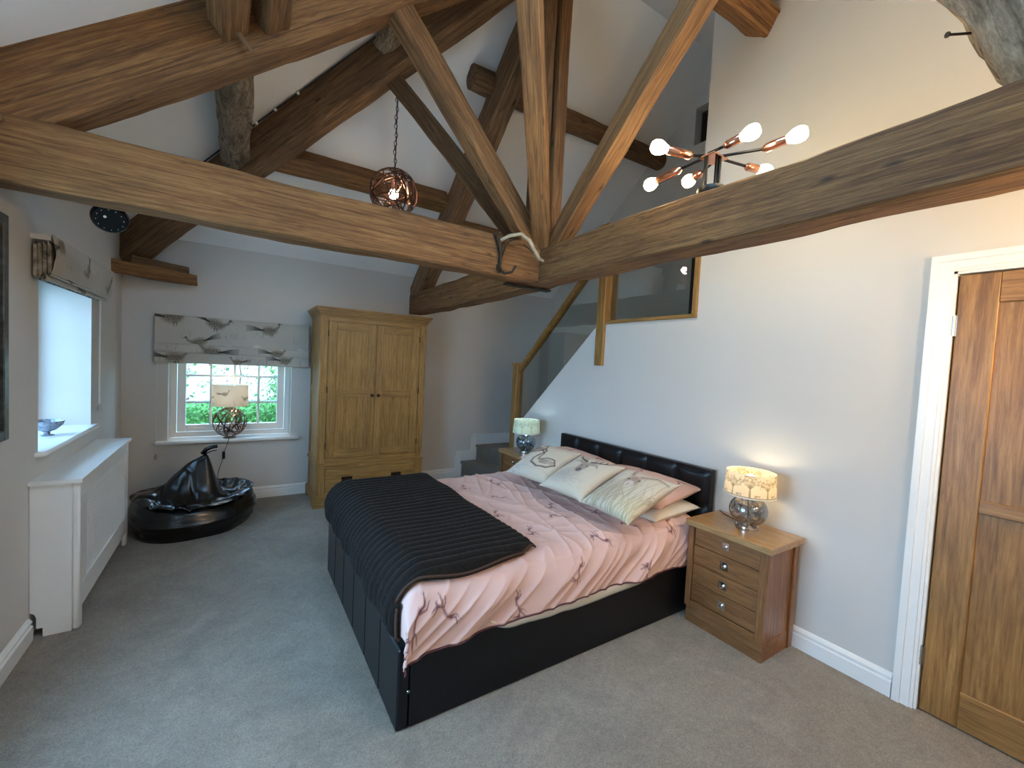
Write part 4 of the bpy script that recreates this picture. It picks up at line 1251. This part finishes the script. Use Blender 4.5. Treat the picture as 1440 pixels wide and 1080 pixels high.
# ------------------------------------------------------------------ bedside cabinets
def nightstand(y0, y1, label, xa=2.285, h=0.615):
    x0, x1 = xa, 2.605
    t = thing('bedside_cabinet', label, 'bedside cabinet', ((x0 + x1) / 2, (y0 + y1) / 2, 0))
    xb = x0 - 0.02; 
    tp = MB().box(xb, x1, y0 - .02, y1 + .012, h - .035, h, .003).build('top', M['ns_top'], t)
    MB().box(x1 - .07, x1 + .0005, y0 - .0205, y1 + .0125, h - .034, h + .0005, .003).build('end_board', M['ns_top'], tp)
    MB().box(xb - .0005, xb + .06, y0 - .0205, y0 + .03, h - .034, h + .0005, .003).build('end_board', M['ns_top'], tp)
    for a, b in ((y0, y0 + .045), (y1 - .035, y1)):
        MB().box(x0, x0 + .045, a, b, .095, h - .035, .003).build('corner_post', M['ns_v'], t)
        MB().box(x1 - .045, x1, a, b, .0, h - .035, .003).build('corner_post', M['ns_v'], t)
    MB().box(x0 + .04, x1 - .04, y0 + .012, y0 + .024, .09, h - .035).build('side_panel', M['ns_v'], t)
    MB().box(x0 + .04, x1 - .04, y1 - .024, y1 - .012, .09, h - .035).build('side_panel', M['ns_v'], t)
    MB().box(x1 - .012, x1 - .004, y0 + .02, y1 - .02, .09, h - .035).build('back_panel', M['ns_v'], t)
    MB().box(x0 + .001, x0 + .04, y0 + .045, y1 - .035, .095, .135, .003).build('bottom_rail', M['ns_y'], t)
    pl = MB().box(x0 + .012, x0 + .03, y0 + .008, y1 - .008, 0, .096).box(x0 + .0301, x1 - .045, y0 + .008, y0 + .026, 0, .096).box(x0 + .0301, x1 - .045, y1 - .026, y1 - .008, 0, .096)
    pl.build('plinth', M['ns_y'], t)
    dh = (h - .035 - .137) / 4
    for k in range(4):
        z0 = .137 + k * dh
        dw = MB().box(x0 + .010, x0 + .030, y0 + .047, y1 - .037, z0 + .0015, z0 + dh - .0015, .002).build('drawer', M['ns_y'], t)
        cy = (y0 + y1) / 2 + .004; cz = z0 + dh * .52
        hm = MB()
        rect_frame(hm, 'x', x0 + .004, x0 + .011, cy - .022, cy + .022, cz - .022, cz + .022, .006, .001)
        hm.box(x0 + .008, x0 + .011, cy - .018, cy + .018, cz - .018, cz + .018)
        hm.lathe([(0.008, 0), (0.010, .008), (.006, .011), (.0001, .012)], (x0 + .009, cy, cz - .004), 14, (-1, 0, 0))
        hm.build('pull_handle', M['chrome'], dw)
    return t
nightstand(1.062, 1.520, 'oak four-drawer bedside cabinet in the right foreground, beside the near lamp')
nightstand(3.235, 3.690, 'oak bedside cabinet beyond the bed, at the foot of the stairs')

# ------------------------------------------------------------------ table lamps
def shade_mesh(parent, c, r0, r1, z0, z1, cvfn, nu=260, nv=60, seed=0, mat=None):
    cv = Canvas(nu, nv, 2 * math.pi * r0, z1 - z0, (0.72, 0.62, 0.46))
    cvfn(cv)
    def fn(u, v):
        a = 2 * math.pi * u
        r = r0 + (r1 - r0) * v
        return (c[0] + r * math.cos(a), c[1] + r * math.sin(a), z0 + v * (z1 - z0))
    mb = MB().grid(nu, nv, fn); mb.col = cv.cols()
    sh = mb.build('lamp_shade', mat or M['shade'], parent, smooth=True)
    MB().tube([fn(i / 48, 0) for i in range(48)], 0.003, 6, closed=True).build('shade_trim', M['cotton'], sh)
    MB().tube([fn(i / 48, 1) for i in range(48)], 0.002, 6, closed=True).build('shade_trim', M['cotton'], sh)
    sp = MB()
    for k in range(3):
        a = k * 2.094 + .4
        sp.tube([(c[0] + .012 * math.cos(a), c[1] + .012 * math.sin(a), z0 + .04), (c[0] + r0 * .99 * math.cos(a), c[1] + r0 * .99 * math.sin(a), z0 + .02)], .0018, 5)
    sp.build('spider', M['chrome'], sh)
    return sh

def glass_lamp(c, label, glass, cvfn, base_col, bulb, power, colr, zt=0.6155):
    x, y = c
    t = thing('table_lamp', label, 'lamp', (x, y, zt))
    MB().lathe([(0.058, 0), (0.060, .006), (0.058, .018), (0.045, .024), (0.0001, .025)], (x, y, zt), 32).build('base', M['chrome'], t, smooth=40)
    R = 0.098
    prof = []
    for i in range(21):
        a = -math.pi * .37 + (math.pi * .37 + math.pi * .36) * i / 20
        prof.append((R * math.cos(a), zt + .022 + .082 + R * .90 * math.sin(a)))
    MB().lathe([(r, z) for r, z in prof], (x, y, 0), 40).build('glass_body', M[glass], t, smooth=True)
    ztop = prof[-1][1]
    MB().lathe([(0.030, -.004), (0.032, .004), (0.012, .010), (0.010, .03)], (x, y, ztop), 20).build('collar', M['chrome'], t, smooth=40)
    MB().tube([(x, y, zt + .02), (x, y, ztop)], 0.005, 8).build('stem', M['steel'], t)
    z0 = ztop + .002
    shade_mesh(t, (x, y), 0.133, 0.124, z0 + .012, z0 + .137, cvfn)
    MB().lathe([(0.013, .0), (0.014, .035), (0.010, .04)], (x, y, ztop + .03), 14).build('bulb_holder', M['white'], t, smooth=40)
    MB().sphere((x, y, ztop + .095), 0.028, 16, 10).build('light_bulb', M[bulb], t, smooth=True)
    light(t.name + '_light', (x, y, ztop + .095), power, colr, 0.012)
    return t
def cv_trees(cv):
    cv.a[..., :3] = (0.74, 0.60, 0.42)
    cv.mottled(.06, 60, 4)
    L = cv.su
    cv.a[:, :5, :3] = (0.34, 0.30, 0.24)
    for k in range(9):
        treeprint(cv, (L * (k + .2) / 9, .008), 0.115 if k % 2 else .10, (0.26, 0.20, 0.13), k)
        cv.stroke([(L * (k + .62) / 9 - .012, .018), (L * (k + .62) / 9 + .012, .020)], .004, (.25, .18, .12))
        cv.stroke([(L * (k + .62) / 9 - .008, .016), (L * (k + .62) / 9 - .010, .006)], .0016, (.25, .18, .12))
        cv.stroke([(L * (k + .62) / 9 + .009, .017), (L * (k + .62) / 9 + .010, .006)], .0016, (.25, .18, .12))
def cv_blue(cv):
    cv.a[..., :3] = (0.70, 0.76, 0.58)
    cv.mottled(.05, 50, 2)
    cv.a[:, :4, :3] = (0.5, 0.55, 0.45)
    rs = random.Random(2)
    for k in range(9):
        treeprint(cv, (cv.su * (k + .4) / 9, .01), .11, (0.42, 0.48, 0.34), k + 30)
glass_lamp((2.45, 1.27), 'near bedside lamp with smoked glass globe and warm tree-printed shade', 'glass_smoke', cv_trees, None, 'warm_bulb', P_NEAR, (1.0, 0.72, 0.42))
glass_lamp((2.41, 3.43), 'far bedside lamp with blue glass globe and pale green printed shade', 'glass_blue', cv_blue, None, 'cool_bulb', P_FAR, (0.42, 0.72, 1.0))
# flex behind the near lamp
o = MB().tube([(2.50, 1.32, .619), (2.52, 1.40, .620), (2.55, 1.47, .620), (2.59, 1.515, .620), (2.612, 1.53, .60), (2.615, 1.535, .40)], .0028, 6).build('lamp_flex', M['cable'])
tag(o, 'black flex running off the near bedside cabinet behind the lamp', 'cable')

# lamp on the back window sill
wl = thing('table_lamp', 'copper wire ball lamp with bird-printed shade on the back window sill', 'lamp', (-0.035, 5.0, 0.618))
lx, ly = -0.035, 4.985
MB().lathe([(0.055, 0), (0.057, .005), (0.02, .012), (0.0001, .014)], (lx, ly, 0.618), 28).build('base', M['copper_d'], wl, smooth=40)
ball_bands(wl, (lx, ly, 0.618 + .012 + .142), 0.142, 18, 12, 0.009)
MB().tube([(lx, ly, .62), (lx, ly, .95)], .004, 8).build('stem', M['copper'], wl)
def cv_birds(cv):
    cv.a[..., :3] = (0.62, 0.55, 0.45)
    cv.mottled(.08, 40, 9)
    for k in range(5):
        pheasant(cv, (cv.su * (k + .5) / 5, .07 + .05 * (k % 2)), .07, .1, 1 if k % 2 else -1, k)
        grasses(cv, (cv.su * (k + .1) / 5, .01), .10, 9, k)
shade_mesh(wl, (lx, ly), 0.152, 0.148, 0.935, 1.135, cv_birds)
MB().sphere((lx, ly, 1.03), 0.028, 16, 10).build('light_bulb', M['pend_bulb'], wl, smooth=True)
light('window_lamp_light', (lx, ly, 1.03), P_WINL, (1.0, 0.72, 0.42), 0.03)
fx = MB().tube([(lx, 4.93, .622), (-.04, 4.885, .62), (-.06, 4.875, .55), (-.075, 4.87, .50)], .003, 6).tube([(-.082, 4.868, .44), (-.11, 4.86, .35), (-.13, 4.85, .25), (-.14, 4.86, .1)], .003, 6)
fxo = fx.build('flex', M['cable'], wl)
MB().box(-.092, -.066, 4.860, 4.876, .435, .505, .005).build('inline_switch', M['blackp'], fxo)

# ------------------------------------------------------------------ bed
BX0, BX1, BY0, BY1 = 0.555, 2.55, 1.572, 3.075
bd = thing('bed', 'black leather double bed in the middle of the room', 'bed', ((BX0 + BX1) / 2, (BY0 + BY1) / 2, 0))
n = 6; wpan = (BY1 - BY0) / n
for k in range(n):
    MB().box(BX0, BX0 + .05, BY0 + k * wpan + .001, BY0 + (k + 1) * wpan - .001, 0.0, 0.335, .007).build('foot_panel', M['leather'], bd, smooth=30)
MB().box(BX0 + .052, BX1, BY0, BY0 + .035, 0.0, 0.325, .006).build('side_rail', M['leather'], bd, smooth=30)
MB().box(BX0 + .052, BX1, BY1 - .035, BY1, 0.0, 0.325, .006).build('side_rail', M['leather'], bd, smooth=30)
MB().box(BX0 + .05, BX1, BY0 + .035, BY1 - .035, 0.16, 0.19).build('slat_base', M['leather'], bd)
MB().lathe([(0.0001, .003), (.006, .002), (.007, 0)], (0.60, BY0 - .001, .155), 12, (0, -1, 0)).build('bed_bolt', M['steel'], bd)
hbd = MB().box(2.553, 2.607, BY0, BY1, 0.0, 0.862, .006).build('headboard', M['leather'], bd, smooth=30)
for k in range(n):
    a, b = BY0 + k * wpan, BY0 + (k + 1) * wpan
    for (z0, z1) in ((.64, .855), (.36, .635)):
        def pad(u, v, a=a, b=b, z0=z0, z1=z1):
            eu = min(u, 1 - u); ev = min(v, 1 - v)
            d = .022 * (1 - math.exp(-eu * 14)) ** .8 * (1 - math.exp(-ev * 14)) ** .8
            return (2.555 - d, a + .002 + u * (b - a - .004), z0 + v * (z1 - z0))
        MB().grid(14, 12, pad).build('headboard_pad', M['leather'], hbd, smooth=True)
# mattress
o = MB().box(BX0 + .055, BX1 - .005, BY0 + .04, BY1 - .04, 0.192, 0.492, .035).build('mattress', M['cotton'], smooth=40)
tag(o, 'white mattress under the pink duvet, showing at the pillow end', 'mattress')
# undersheet strip peeping out along the near side
def sheet(u, v):
    x = 0.95 + u * 1.15
    n_ = noise.noise(Vector((x * 3, 0, 3)))
    y = BY0 - .004 - .018 * math.sin(math.pi * v) - .006 * n_
    lo = 0.266 + .07 * abs(2 * u - 1) ** 7 + .014 * n_ + .008 * noise.noise(Vector((x * 9, 1, 1)))
    return (x, y + (.03 if v > .95 else 0), lo + v * (.36 - lo))
o = MB().grid(120, 8, sheet).build('bed_sheet', M['cotton'], smooth=True)
so = o.modifiers.new('thickness', 'SOLIDIFY'); so.thickness = .002
tag(o, 'cream sheet edge peeping out below the pink duvet along the near bed side', 'sheet')

TOP = 0.568
def drape(xs, ys, x_lo, x_hi, y_lo, y_hi, r=0.10, top=TOP):
    """arc-length coordinates (metres past the rounded edges) -> x, y and the drop below the top"""
    def edge(s, lo):
        # s: distance from the fold start; s<0 hangs down
        if s > r * 1.57: return lo + s - r * .57, 0.0
        if s > 0:
            a = (r * 1.57 - s) / r
            return lo + r - r * math.sin(a), r - r * math.cos(a)
        return lo, r - s
    x, dx = edge(xs, x_lo)
    y, dy = edge(ys, y_lo)
    return x, y, dx, dy

def duvet_pt(s, t, off=0.0, top=TOP, crease=1.0):
    """s metres from the foot fold along the bed, t metres from the near-side fold across it"""
    r = 0.11
    lo_x, lo_y, hi_y = BX0 - .002 - off * .3, BY0 - .022 - off, BY1 + .022 + off
    def edge(q, lo):
        if q > r * 1.57: return lo + q - r * .57, 0.0
        if q > 0:
            a = (r * 1.57 - q) / r
            return lo + r - r * math.sin(a), r - r * math.cos(a)
        return lo, r - q
    x, dx = edge(s, lo_x + .012)
    span = (hi_y - lo_y) + r * 1.14
    if t < span / 2:
        y, dy = edge(t, lo_y); near = True
    else:
        y, dy = edge(span - t, 0); y = hi_y - y; near = False
    drop = (dx ** 3 + dy ** 3) ** (1 / 3)
    # shape of the puffy top
    sag = 0.018 * noise.noise(Vector((x * 1.6, y * 1.6, 4))) + .008 * noise.noise(Vector((x * 4, y * 4, 7)))
    z = top + off - drop + sag * (1 if drop < .02 else max(0, 1 - drop * 5))
    # creases running mostly across the bed, fanning on the near side
    f1 = noise.noise(Vector((x * 4.5 + y * 1.5, y * .8, 0)))
    f2 = noise.noise(Vector((x * 8 - y * 3, y * 1.4, 9)))
    f3 = noise.noise(Vector((x * 3 + y * 6, y * 1.5 - x * 2, 5)))
    cr = (0.011 * (1 - abs(f1)) ** 7 + 0.008 * (1 - abs(f2)) ** 8 + .007 * (1 - abs(f3)) ** 8) * crease
    z += cr * (1 if dy < .03 else .3)
    if dy > .0:
        wv = (0.008 * math.sin(x * 9 + dy * 14 + 3 * noise.noise(Vector((x * 1.5, 0, 0)))) + .030 * noise.noise(Vector((x * 5 + dy * 7, dy * 2, 3))) + .014 * ((1 - abs(noise.noise(Vector((x * 10 + dy * 13, dy * 2, 6))))) ** 5 - .3)) * min(1, dy * 8) * (crease * .8 + .2)
        y += (-wv if near else wv) - (0.012 if near else -0.012) * min(1, dy * 8)
    if dx > 0:
        x -= (0.006 * math.sin(y * 24) + .008 * f2 + .003) * min(1, dx * 6)
    return x, y, z
Ld, Wd = 1.93, (BY1 - BY0) + .044 + .1254
s0, t0 = -0.07, -0.135
def dv(u, v):
    s = s0 + u * (Ld - s0)
    t1 = Wd + .10
    tlo = t0 - .02 * max(0, 1 - u * 3) + .010 * math.sin(math.pi * u) - .012 * noise.noise(Vector((u * 6, 2, 2))) - .03 * max(0, 1 - u * 9) - .03 * max(0, u * 8 - 7)
    t = tlo + v * (t1 - tlo)
    return duvet_pt(s, t)
NU, NV = 420, 380
cvd = Canvas(NU, NV, Ld - s0, Wd + .10 - t0, (0.69, 0.465, 0.415))
cvd.mottled(.03, 5, 3)
rs = random.Random(5)
pts = []
tries = 0
while len(pts) < 40 and tries < 5000:
    tries += 1
    p = (rs.uniform(.02, Ld - s0 - .02), rs.uniform(.03, Wd + .2))
    if all(math.hypot(p[0] - q[0], p[1] - q[1]) > .25 for q in pts): pts.append(p)
for p in pts:
    hare(cvd, p, rs.uniform(.075, .10), rs.uniform(-.6, .6) + 1.57, rs.choice((-1, 1)))
hare(cvd, (.17, .13), .13, 1.2, -1)
mb = MB().grid(NU, NV, dv); mb.col = cvd.cols()
o = mb.build('duvet', M['print'], smooth=True)
so = o.modifiers.new('thickness', 'SOLIDIFY'); so.thickness = .006; so.offset = -1
tag(o, 'pink duvet printed with leaping hares, spread over the bed', 'duvet')
pe = MB().tube([tuple(Vector(dv(i / 90, 0)) + Vector((0, -.004, -.002))) for i in range(91)], .003, 6)
pe.build('piping', M['piping'], o)

# fur throw over the foot of the bed
tx0, tx1 = -0.10, 0.755
ty0, ty1 = 0.10, Wd - .02
def throw(u, v):
    s = tx0 + u * (tx1 - tx0)
    lo = ty0 + .10 * (1 - u) * 0 + .035 * math.sin(u * 9) * (u > .2) * (u < .9)
    lo = 0.125 + 0.02 * math.sin(u * 8 + .5) + (0.05 * (1 - min(1, abs(u - .98) * 10))) - .03 * (u < .15)
    t = lo + v * (ty1 - lo)
    x, y, z = duvet_pt(s, t, 0.020, crease=0.0)
    edge = min(u, 1 - u) * (tx1 - tx0); ev = min(v, 1 - v) * (ty1 - lo)
    th = 0.022 * (1 - math.exp(-min(edge, ev) / .012))
    ph = t * 2 * math.pi / 0.052 + 0.9 * noise.noise(Vector((s * 3, t * 1.5, 8)))
    rb_ = abs(math.sin(ph / 2)) ** .55 * .022 * (1 - math.exp(-min(edge, ev) / .02))
    fz = .0012 * noise.noise(Vector((x * 60, y * 60, z * 60)))
    k = th + rb_ + fz
    if s < .17: 
        a = max(0, min(1, s / .17)); 
        return (x - k * (1 - a), y, z + k * a)
    return (x, y, z + k)
o = MB().grid(150, 560, throw).build('fur_throw', M['fur'], smooth=True)
so = o.modifiers.new('thickness', 'SOLIDIFY'); so.thickness = .008; so.offset = -1
tag(o, 'dark ribbed faux fur throw across the foot of the bed', 'throw')
hem = MB().tube([tuple(Vector(throw(i / 60, 0.004)) + Vector((0, -.004, -.003))) for i in range(61)], .006, 6)
hem.build('hem', M['fur_hem'], o)

# pillows and cushions
def pillow_mb(w, d, h, nu=60, nv=60, cv=None, flat=0.0, pin=0.05, seed=0, wr=.006):
    """closed cushion centred at origin: w along y, d along x"""
    mb = MB(); cols = []
    for side in (1, -1):
        def fn(u, v, side=side):
            a, b = 2 * u - 1, 2 * v - 1
            ex = (1 - abs(a) ** 2.6) ; ey = (1 - abs(b) ** 2.6)
            t = max(0, ex * ey) ** .5
            pa = 1 - pin * (1 - abs(b) ** 3) * abs(a) ** 3
            pb = 1 - pin * (1 - abs(a) ** 3) * abs(b) ** 3
            z = side * h / 2 * t + side * wr * noise.noise(Vector((a * 3 + seed, b * 3, side))) * t * 1.6
            return (b * pb * d / 2, a * pa * w / 2, z)
        n0 = len(mb.v)
        mb.grid(nu, nv, fn)
        if side == -1:
            k = len(mb.f) - (nu - 1) * (nv - 1)
            mb.f[k:] = [tuple(reversed(f)) for f in mb.f[k:]]
        if cv is not None:
            c = cv.cols().copy()
            if side == -1: c[:, :3] = c[:, :3].mean(axis=0)
            cols.append(c)
    if cv is not None: mb.col = np.concatenate(cols)
    return mb
def place(o, loc, rot):
    o.location = loc
    o.rotation_euler = rot
    return o
# white pillows below, pink pillows above
for i, (yc, lbl) in enumerate(((1.955, 'cream pillow under the near pink pillow'), (2.70, 'cream pillow under the far pink pillow'))):
    o = pillow_mb(.70, .44, .13, seed=i * 4).build('pillow', M['cotton'], smooth=True)
    place(o, (2.31, yc, .535), (0, math.radians(-3), 0)); tag(o, lbl, 'pillow')
for i, (yc, lbl, rz) in enumerate(((1.965, 'near pink hare-printed pillow against the headboard', 3), (2.70, 'far pink hare-printed pillow behind the swan cushion', -2))):
    cvp = Canvas(90, 70, .72, .46, (0.69, 0.465, 0.415)); cvp.mottled(.03, 9, i)
    for q in ((.08, .14), (.10, .33), (.24, .22), (.38, .12), (.40, .34), (.55, .22), (.66, .36), (.66, .12)):
        hare(cvp, q, .085, 1.2, 1)
    o = pillow_mb(.72, .46, .14, 90, 70, cvp, seed=9 + i).build('pillow', M['print'], smooth=True)
    place(o, (2.32, yc, .625), (0, math.radians(-8), math.radians(rz))); tag(o, lbl, 'pillow')
# three printed cushions
def cv_cushion(kind):
    N = 170
    cv = Canvas(N, N, 1.0, 1.0, (0.58, 0.51, 0.40))
    cv.mottled(.04, 7, 2)
    sk = (0.09, 0.06, 0.055)
    if kind == 'swan':
        cv.blob((.30, .22), .32, .20, (0.50, 0.48, 0.46), .35, 0, .3, 3)
        swan(cv, (.57, .36), .42, 0, 1)
        swan(cv, (.27, .62), .34, .1, -1, dark=.75)
        for k in range(16):
            x = .45 + k * .033
            cv.stroke([(x, .80 + .1 * math.sin(k * 2)), (x + .10, .97)], .006, (0.38, 0.34, 0.32), .5)
        for k in range(24):
            cv.stroke([(.02 + rs.uniform(0, .35), .02 + rs.uniform(0, .2)), (.05 + rs.uniform(0, .4), .1 + rs.uniform(0, .2))], .006, (.3, .28, .3), .35)
    elif kind == 'stag':
        cv.blob((.42, .42), .20, .14, (0.42, 0.37, 0.33), .8, .3, .4, 4)
        cv.blob((.35, .30), .18, .12, (0.45, 0.40, 0.36), .7, 0, .5, 6)
        cv.blob((.50, .58), .09, .13, (0.25, 0.20, 0.18), .95, -.2, .3, 5)
        cv.blob((.50, .51), .05, .05, (0.08, 0.07, 0.07), .85, 0)
        cv.blob((.46, .60), .018, .014, (0.02, 0.02, 0.02), .95); cv.blob((.56, .61), .018, .014, (0.02, 0.02, 0.02), .95)
        cv.stroke([(.44, .66), (.36, .69), (.31, .66)], .03, (.28, .23, .2), .8); cv.stroke([(.58, .66), (.66, .68), (.70, .64)], .03, (.28, .23, .2), .8)
        for sg in (-1, 1):
            b = [(.51 + sg * .04, .70), (.51 + sg * .16, .74), (.51 + sg * .27, .82), (.51 + sg * .30, .94)]
            cv.stroke(b, .018, sk, 1.0)
            for k, (x, y, dx, dy) in enumerate(((.08, .71, .0, .11), (.15, .735, -.02, .13), (.22, .78, -.04, .13), (.28, .85, .07, .08))):
                cv.stroke([(.51 + sg * x, y), (.51 + sg * (x + dx), y + dy)], .012, sk, 1.0)
        for k in range(14):
            cv.stroke([(.1 + rs.uniform(0, .7), .3 + rs.uniform(-.1, .1)), (.15 + rs.uniform(0, .7), .36 + rs.uniform(-.1, .1))], .007, (.4, .36, .33), .4)
        cv.blob((.72, .36), .07, .04, (.5, .48, .45), .4, 0, .5, 9)
    else:
        cv.blob((.36, .38), .24, .26, (0.46, 0.38, 0.31), .8, .6, .35, 4)
        cv.blob((.50, .62), .12, .11, (0.30, 0.19, 0.13), .95, 0, .3, 5)
        cv.blob((.50, .57), .075, .06, (0.62, 0.52, 0.46), .9, 0, .1, 6)
        cv.blob((.43, .64), .02, .018, (0.02, 0.015, 0.01), .95); cv.blob((.58, .65), .02, .018, (0.02, 0.015, 0.01), .95)
        cv.stroke([(.50, .56), (.50, .52)], .008, (.1, .05, .05), .8)
        cv.stroke([(.44, .70), (.36, .84), (.40, .93)], .035, (.42, .30, .24), .8); cv.stroke([(.56, .70), (.70, .80), (.86, .80)], .035, (.42, .30, .24), .8)
        cv.stroke([(.42, .72), (.36, .84), (.41, .94)], .008, sk, .8); cv.stroke([(.56, .72), (.72, .82), (.88, .80)], .008, sk, .8)
        r2 = random.Random(3)
        for k in range(70):
            x = r2.uniform(.02, .98); y = r2.uniform(.02, .3); tl = r2.uniform(-.2, .2); hh = r2.uniform(.2, .6)
            cv.stroke([(x, y), (x + tl * .4, y + hh * .6), (x + tl, y + hh)], .007, (0.30, 0.24, 0.12) if k % 2 else (.36, .31, .20), .65)
        cv.blob((.8, .2), .3, .25, (.60, .52, .30), .35, 0, .2, 8)
    return cv
def enlarge(cv, k, c):
    n = cv.nu
    i = np.clip(((np.arange(n) / (n - 1) - c[0]) / k + c[0]) * (n - 1), 0, n - 1)
    j = np.clip(((np.arange(n) / (n - 1) - c[1]) / k + c[1]) * (n - 1), 0, n - 1)
    cv.a = cv.a[np.round(i).astype(int)][:, np.round(j).astype(int)].copy()
CU = [('swan', 2.53, 'cream cushion printed with two swans, farthest of three on the bed', 9),
      ('stag', 2.11, 'cream cushion printed with an antlered stag, middle of three on the bed', 2),
      ('hare', 1.70, 'cream cushion printed with a hare in grass, nearest of three on the bed', -3)]
for kind, yc, lbl, rz in CU:
    cv = cv_cushion(kind)
    enlarge(cv, 1.25, {'swan': (.45, .45), 'stag': (.5, .62), 'hare': (.5, .62)}[kind])
    # u runs along local y; the picture's left is the far side, so mirror it
    cv.a = cv.a[::-1].copy()
    o = pillow_mb(.405, .43, .125, 170, 170, cv, pin=.11, seed=yc, wr=.004).build('cushion', M['print'], smooth=True)
    th = math.radians(-24)
    place(o, (1.975, yc, .690), (0, th, math.radians(rz)))
    tag(o, lbl, 'cushion', 'printed animal cushions')

# ------------------------------------------------------------------ garden
GZ = -0.35
o = MB().box(-30, 30, 5.6, 40, GZ - .1, GZ).build('lawn', M['lawn']); tag(o, 'green lawn outside the back window', 'lawn', kind='stuff')
o = MB().box(-30, -1.6, -25, 5.55, GZ - .1, GZ).build('gravel_yard', M['gravel']); tag(o, 'pale gravel yard outside the left wall', 'gravel', kind='stuff')
def leaves(mb, n, fn, size, seed):
    r = random.Random(seed)
    for i in range(n):
        p = Vector(fn(r))
        a = Vector((r.gauss(0, 1), r.gauss(0, 1), r.gauss(0, 1))).normalized()
        b = a.orthogonal().normalized(); c = a.cross(b)
        s = size * r.uniform(.6, 1.3)
        mb.add([p - b * s, p + c * s * .55, p + b * s, p - c * s * .55], [(0, 1, 2, 3)])
    return mb
hg = thing('garden_hedge', 'clipped green hedge seen low through the back window', 'hedge', (0, 8.4, GZ))
MB().box(-3.2, 3.0, 8.12, 8.9, GZ, 0.56, .08).build('hedge_core', M['leaf'], hg)
leaves(MB(), 16000, lambda r: (r.uniform(-3.2, 3.0), 8.05 + abs(r.gauss(0, .04)), r.uniform(GZ, 0.60)), .028, 1).build('foliage', M['leaf'], hg, kind='stuff')
leaves(MB(), 4000, lambda r: (r.uniform(-3.2, 3.0), r.uniform(8.05, 8.9), .57 + r.gauss(0, .02)), .028, 2).build('foliage', M['leaf'], hg, kind='stuff')
gw = MB().box(-6, 6, 10.6, 10.9, GZ, 4.2, .02).build('garden_wall', M['stone']); tag(gw, 'pale sunlit garden wall behind the hedge', 'wall')
cr = thing('climbing_plant', 'loose climbing plant with green and russet leaves on the garden wall', 'plant', (0, 10.5, GZ))
leaves(MB(), 2600, lambda r: (r.uniform(-4, 4), 10.5 + r.uniform(-.08, .08), GZ + 4 * r.random() ** .8), .045, 3).build('green_leaves', M['leaf2'], cr, kind='stuff')
leaves(MB(), 1300, lambda r: (r.uniform(-4, 4), 10.5 + r.uniform(-.08, .08), GZ + 4 * r.random()), .04, 4).build('russet_leaves', M['leaf_red'], cr, kind='stuff')
for k in range(9):
    x = -3.6 + k * .9
    MB().tube([(x, 10.55, GZ), (x + .1, 10.55, 1.0), (x - .1, 10.55, 2.4), (x + .2, 10.55, 3.8)], .012, 5).build('vine_stem', M['beam_dark'], cr)
sb = thing('garden_shrub', 'leafy green shrub at the right of the back window view', 'shrub', (0.95, 9.6, GZ))
leaves(MB(), 3000, lambda r: (0.95 + r.gauss(0, .20), 9.5 + r.gauss(0, .2), .75 + r.gauss(0, .30)), .035, 5).build('foliage', M['leaf2'], sb, kind='stuff')
MB().tube([(.95, 9.5, GZ), (.96, 9.5, .7)], .03, 6).build('trunk', M['beam_dark'], sb)
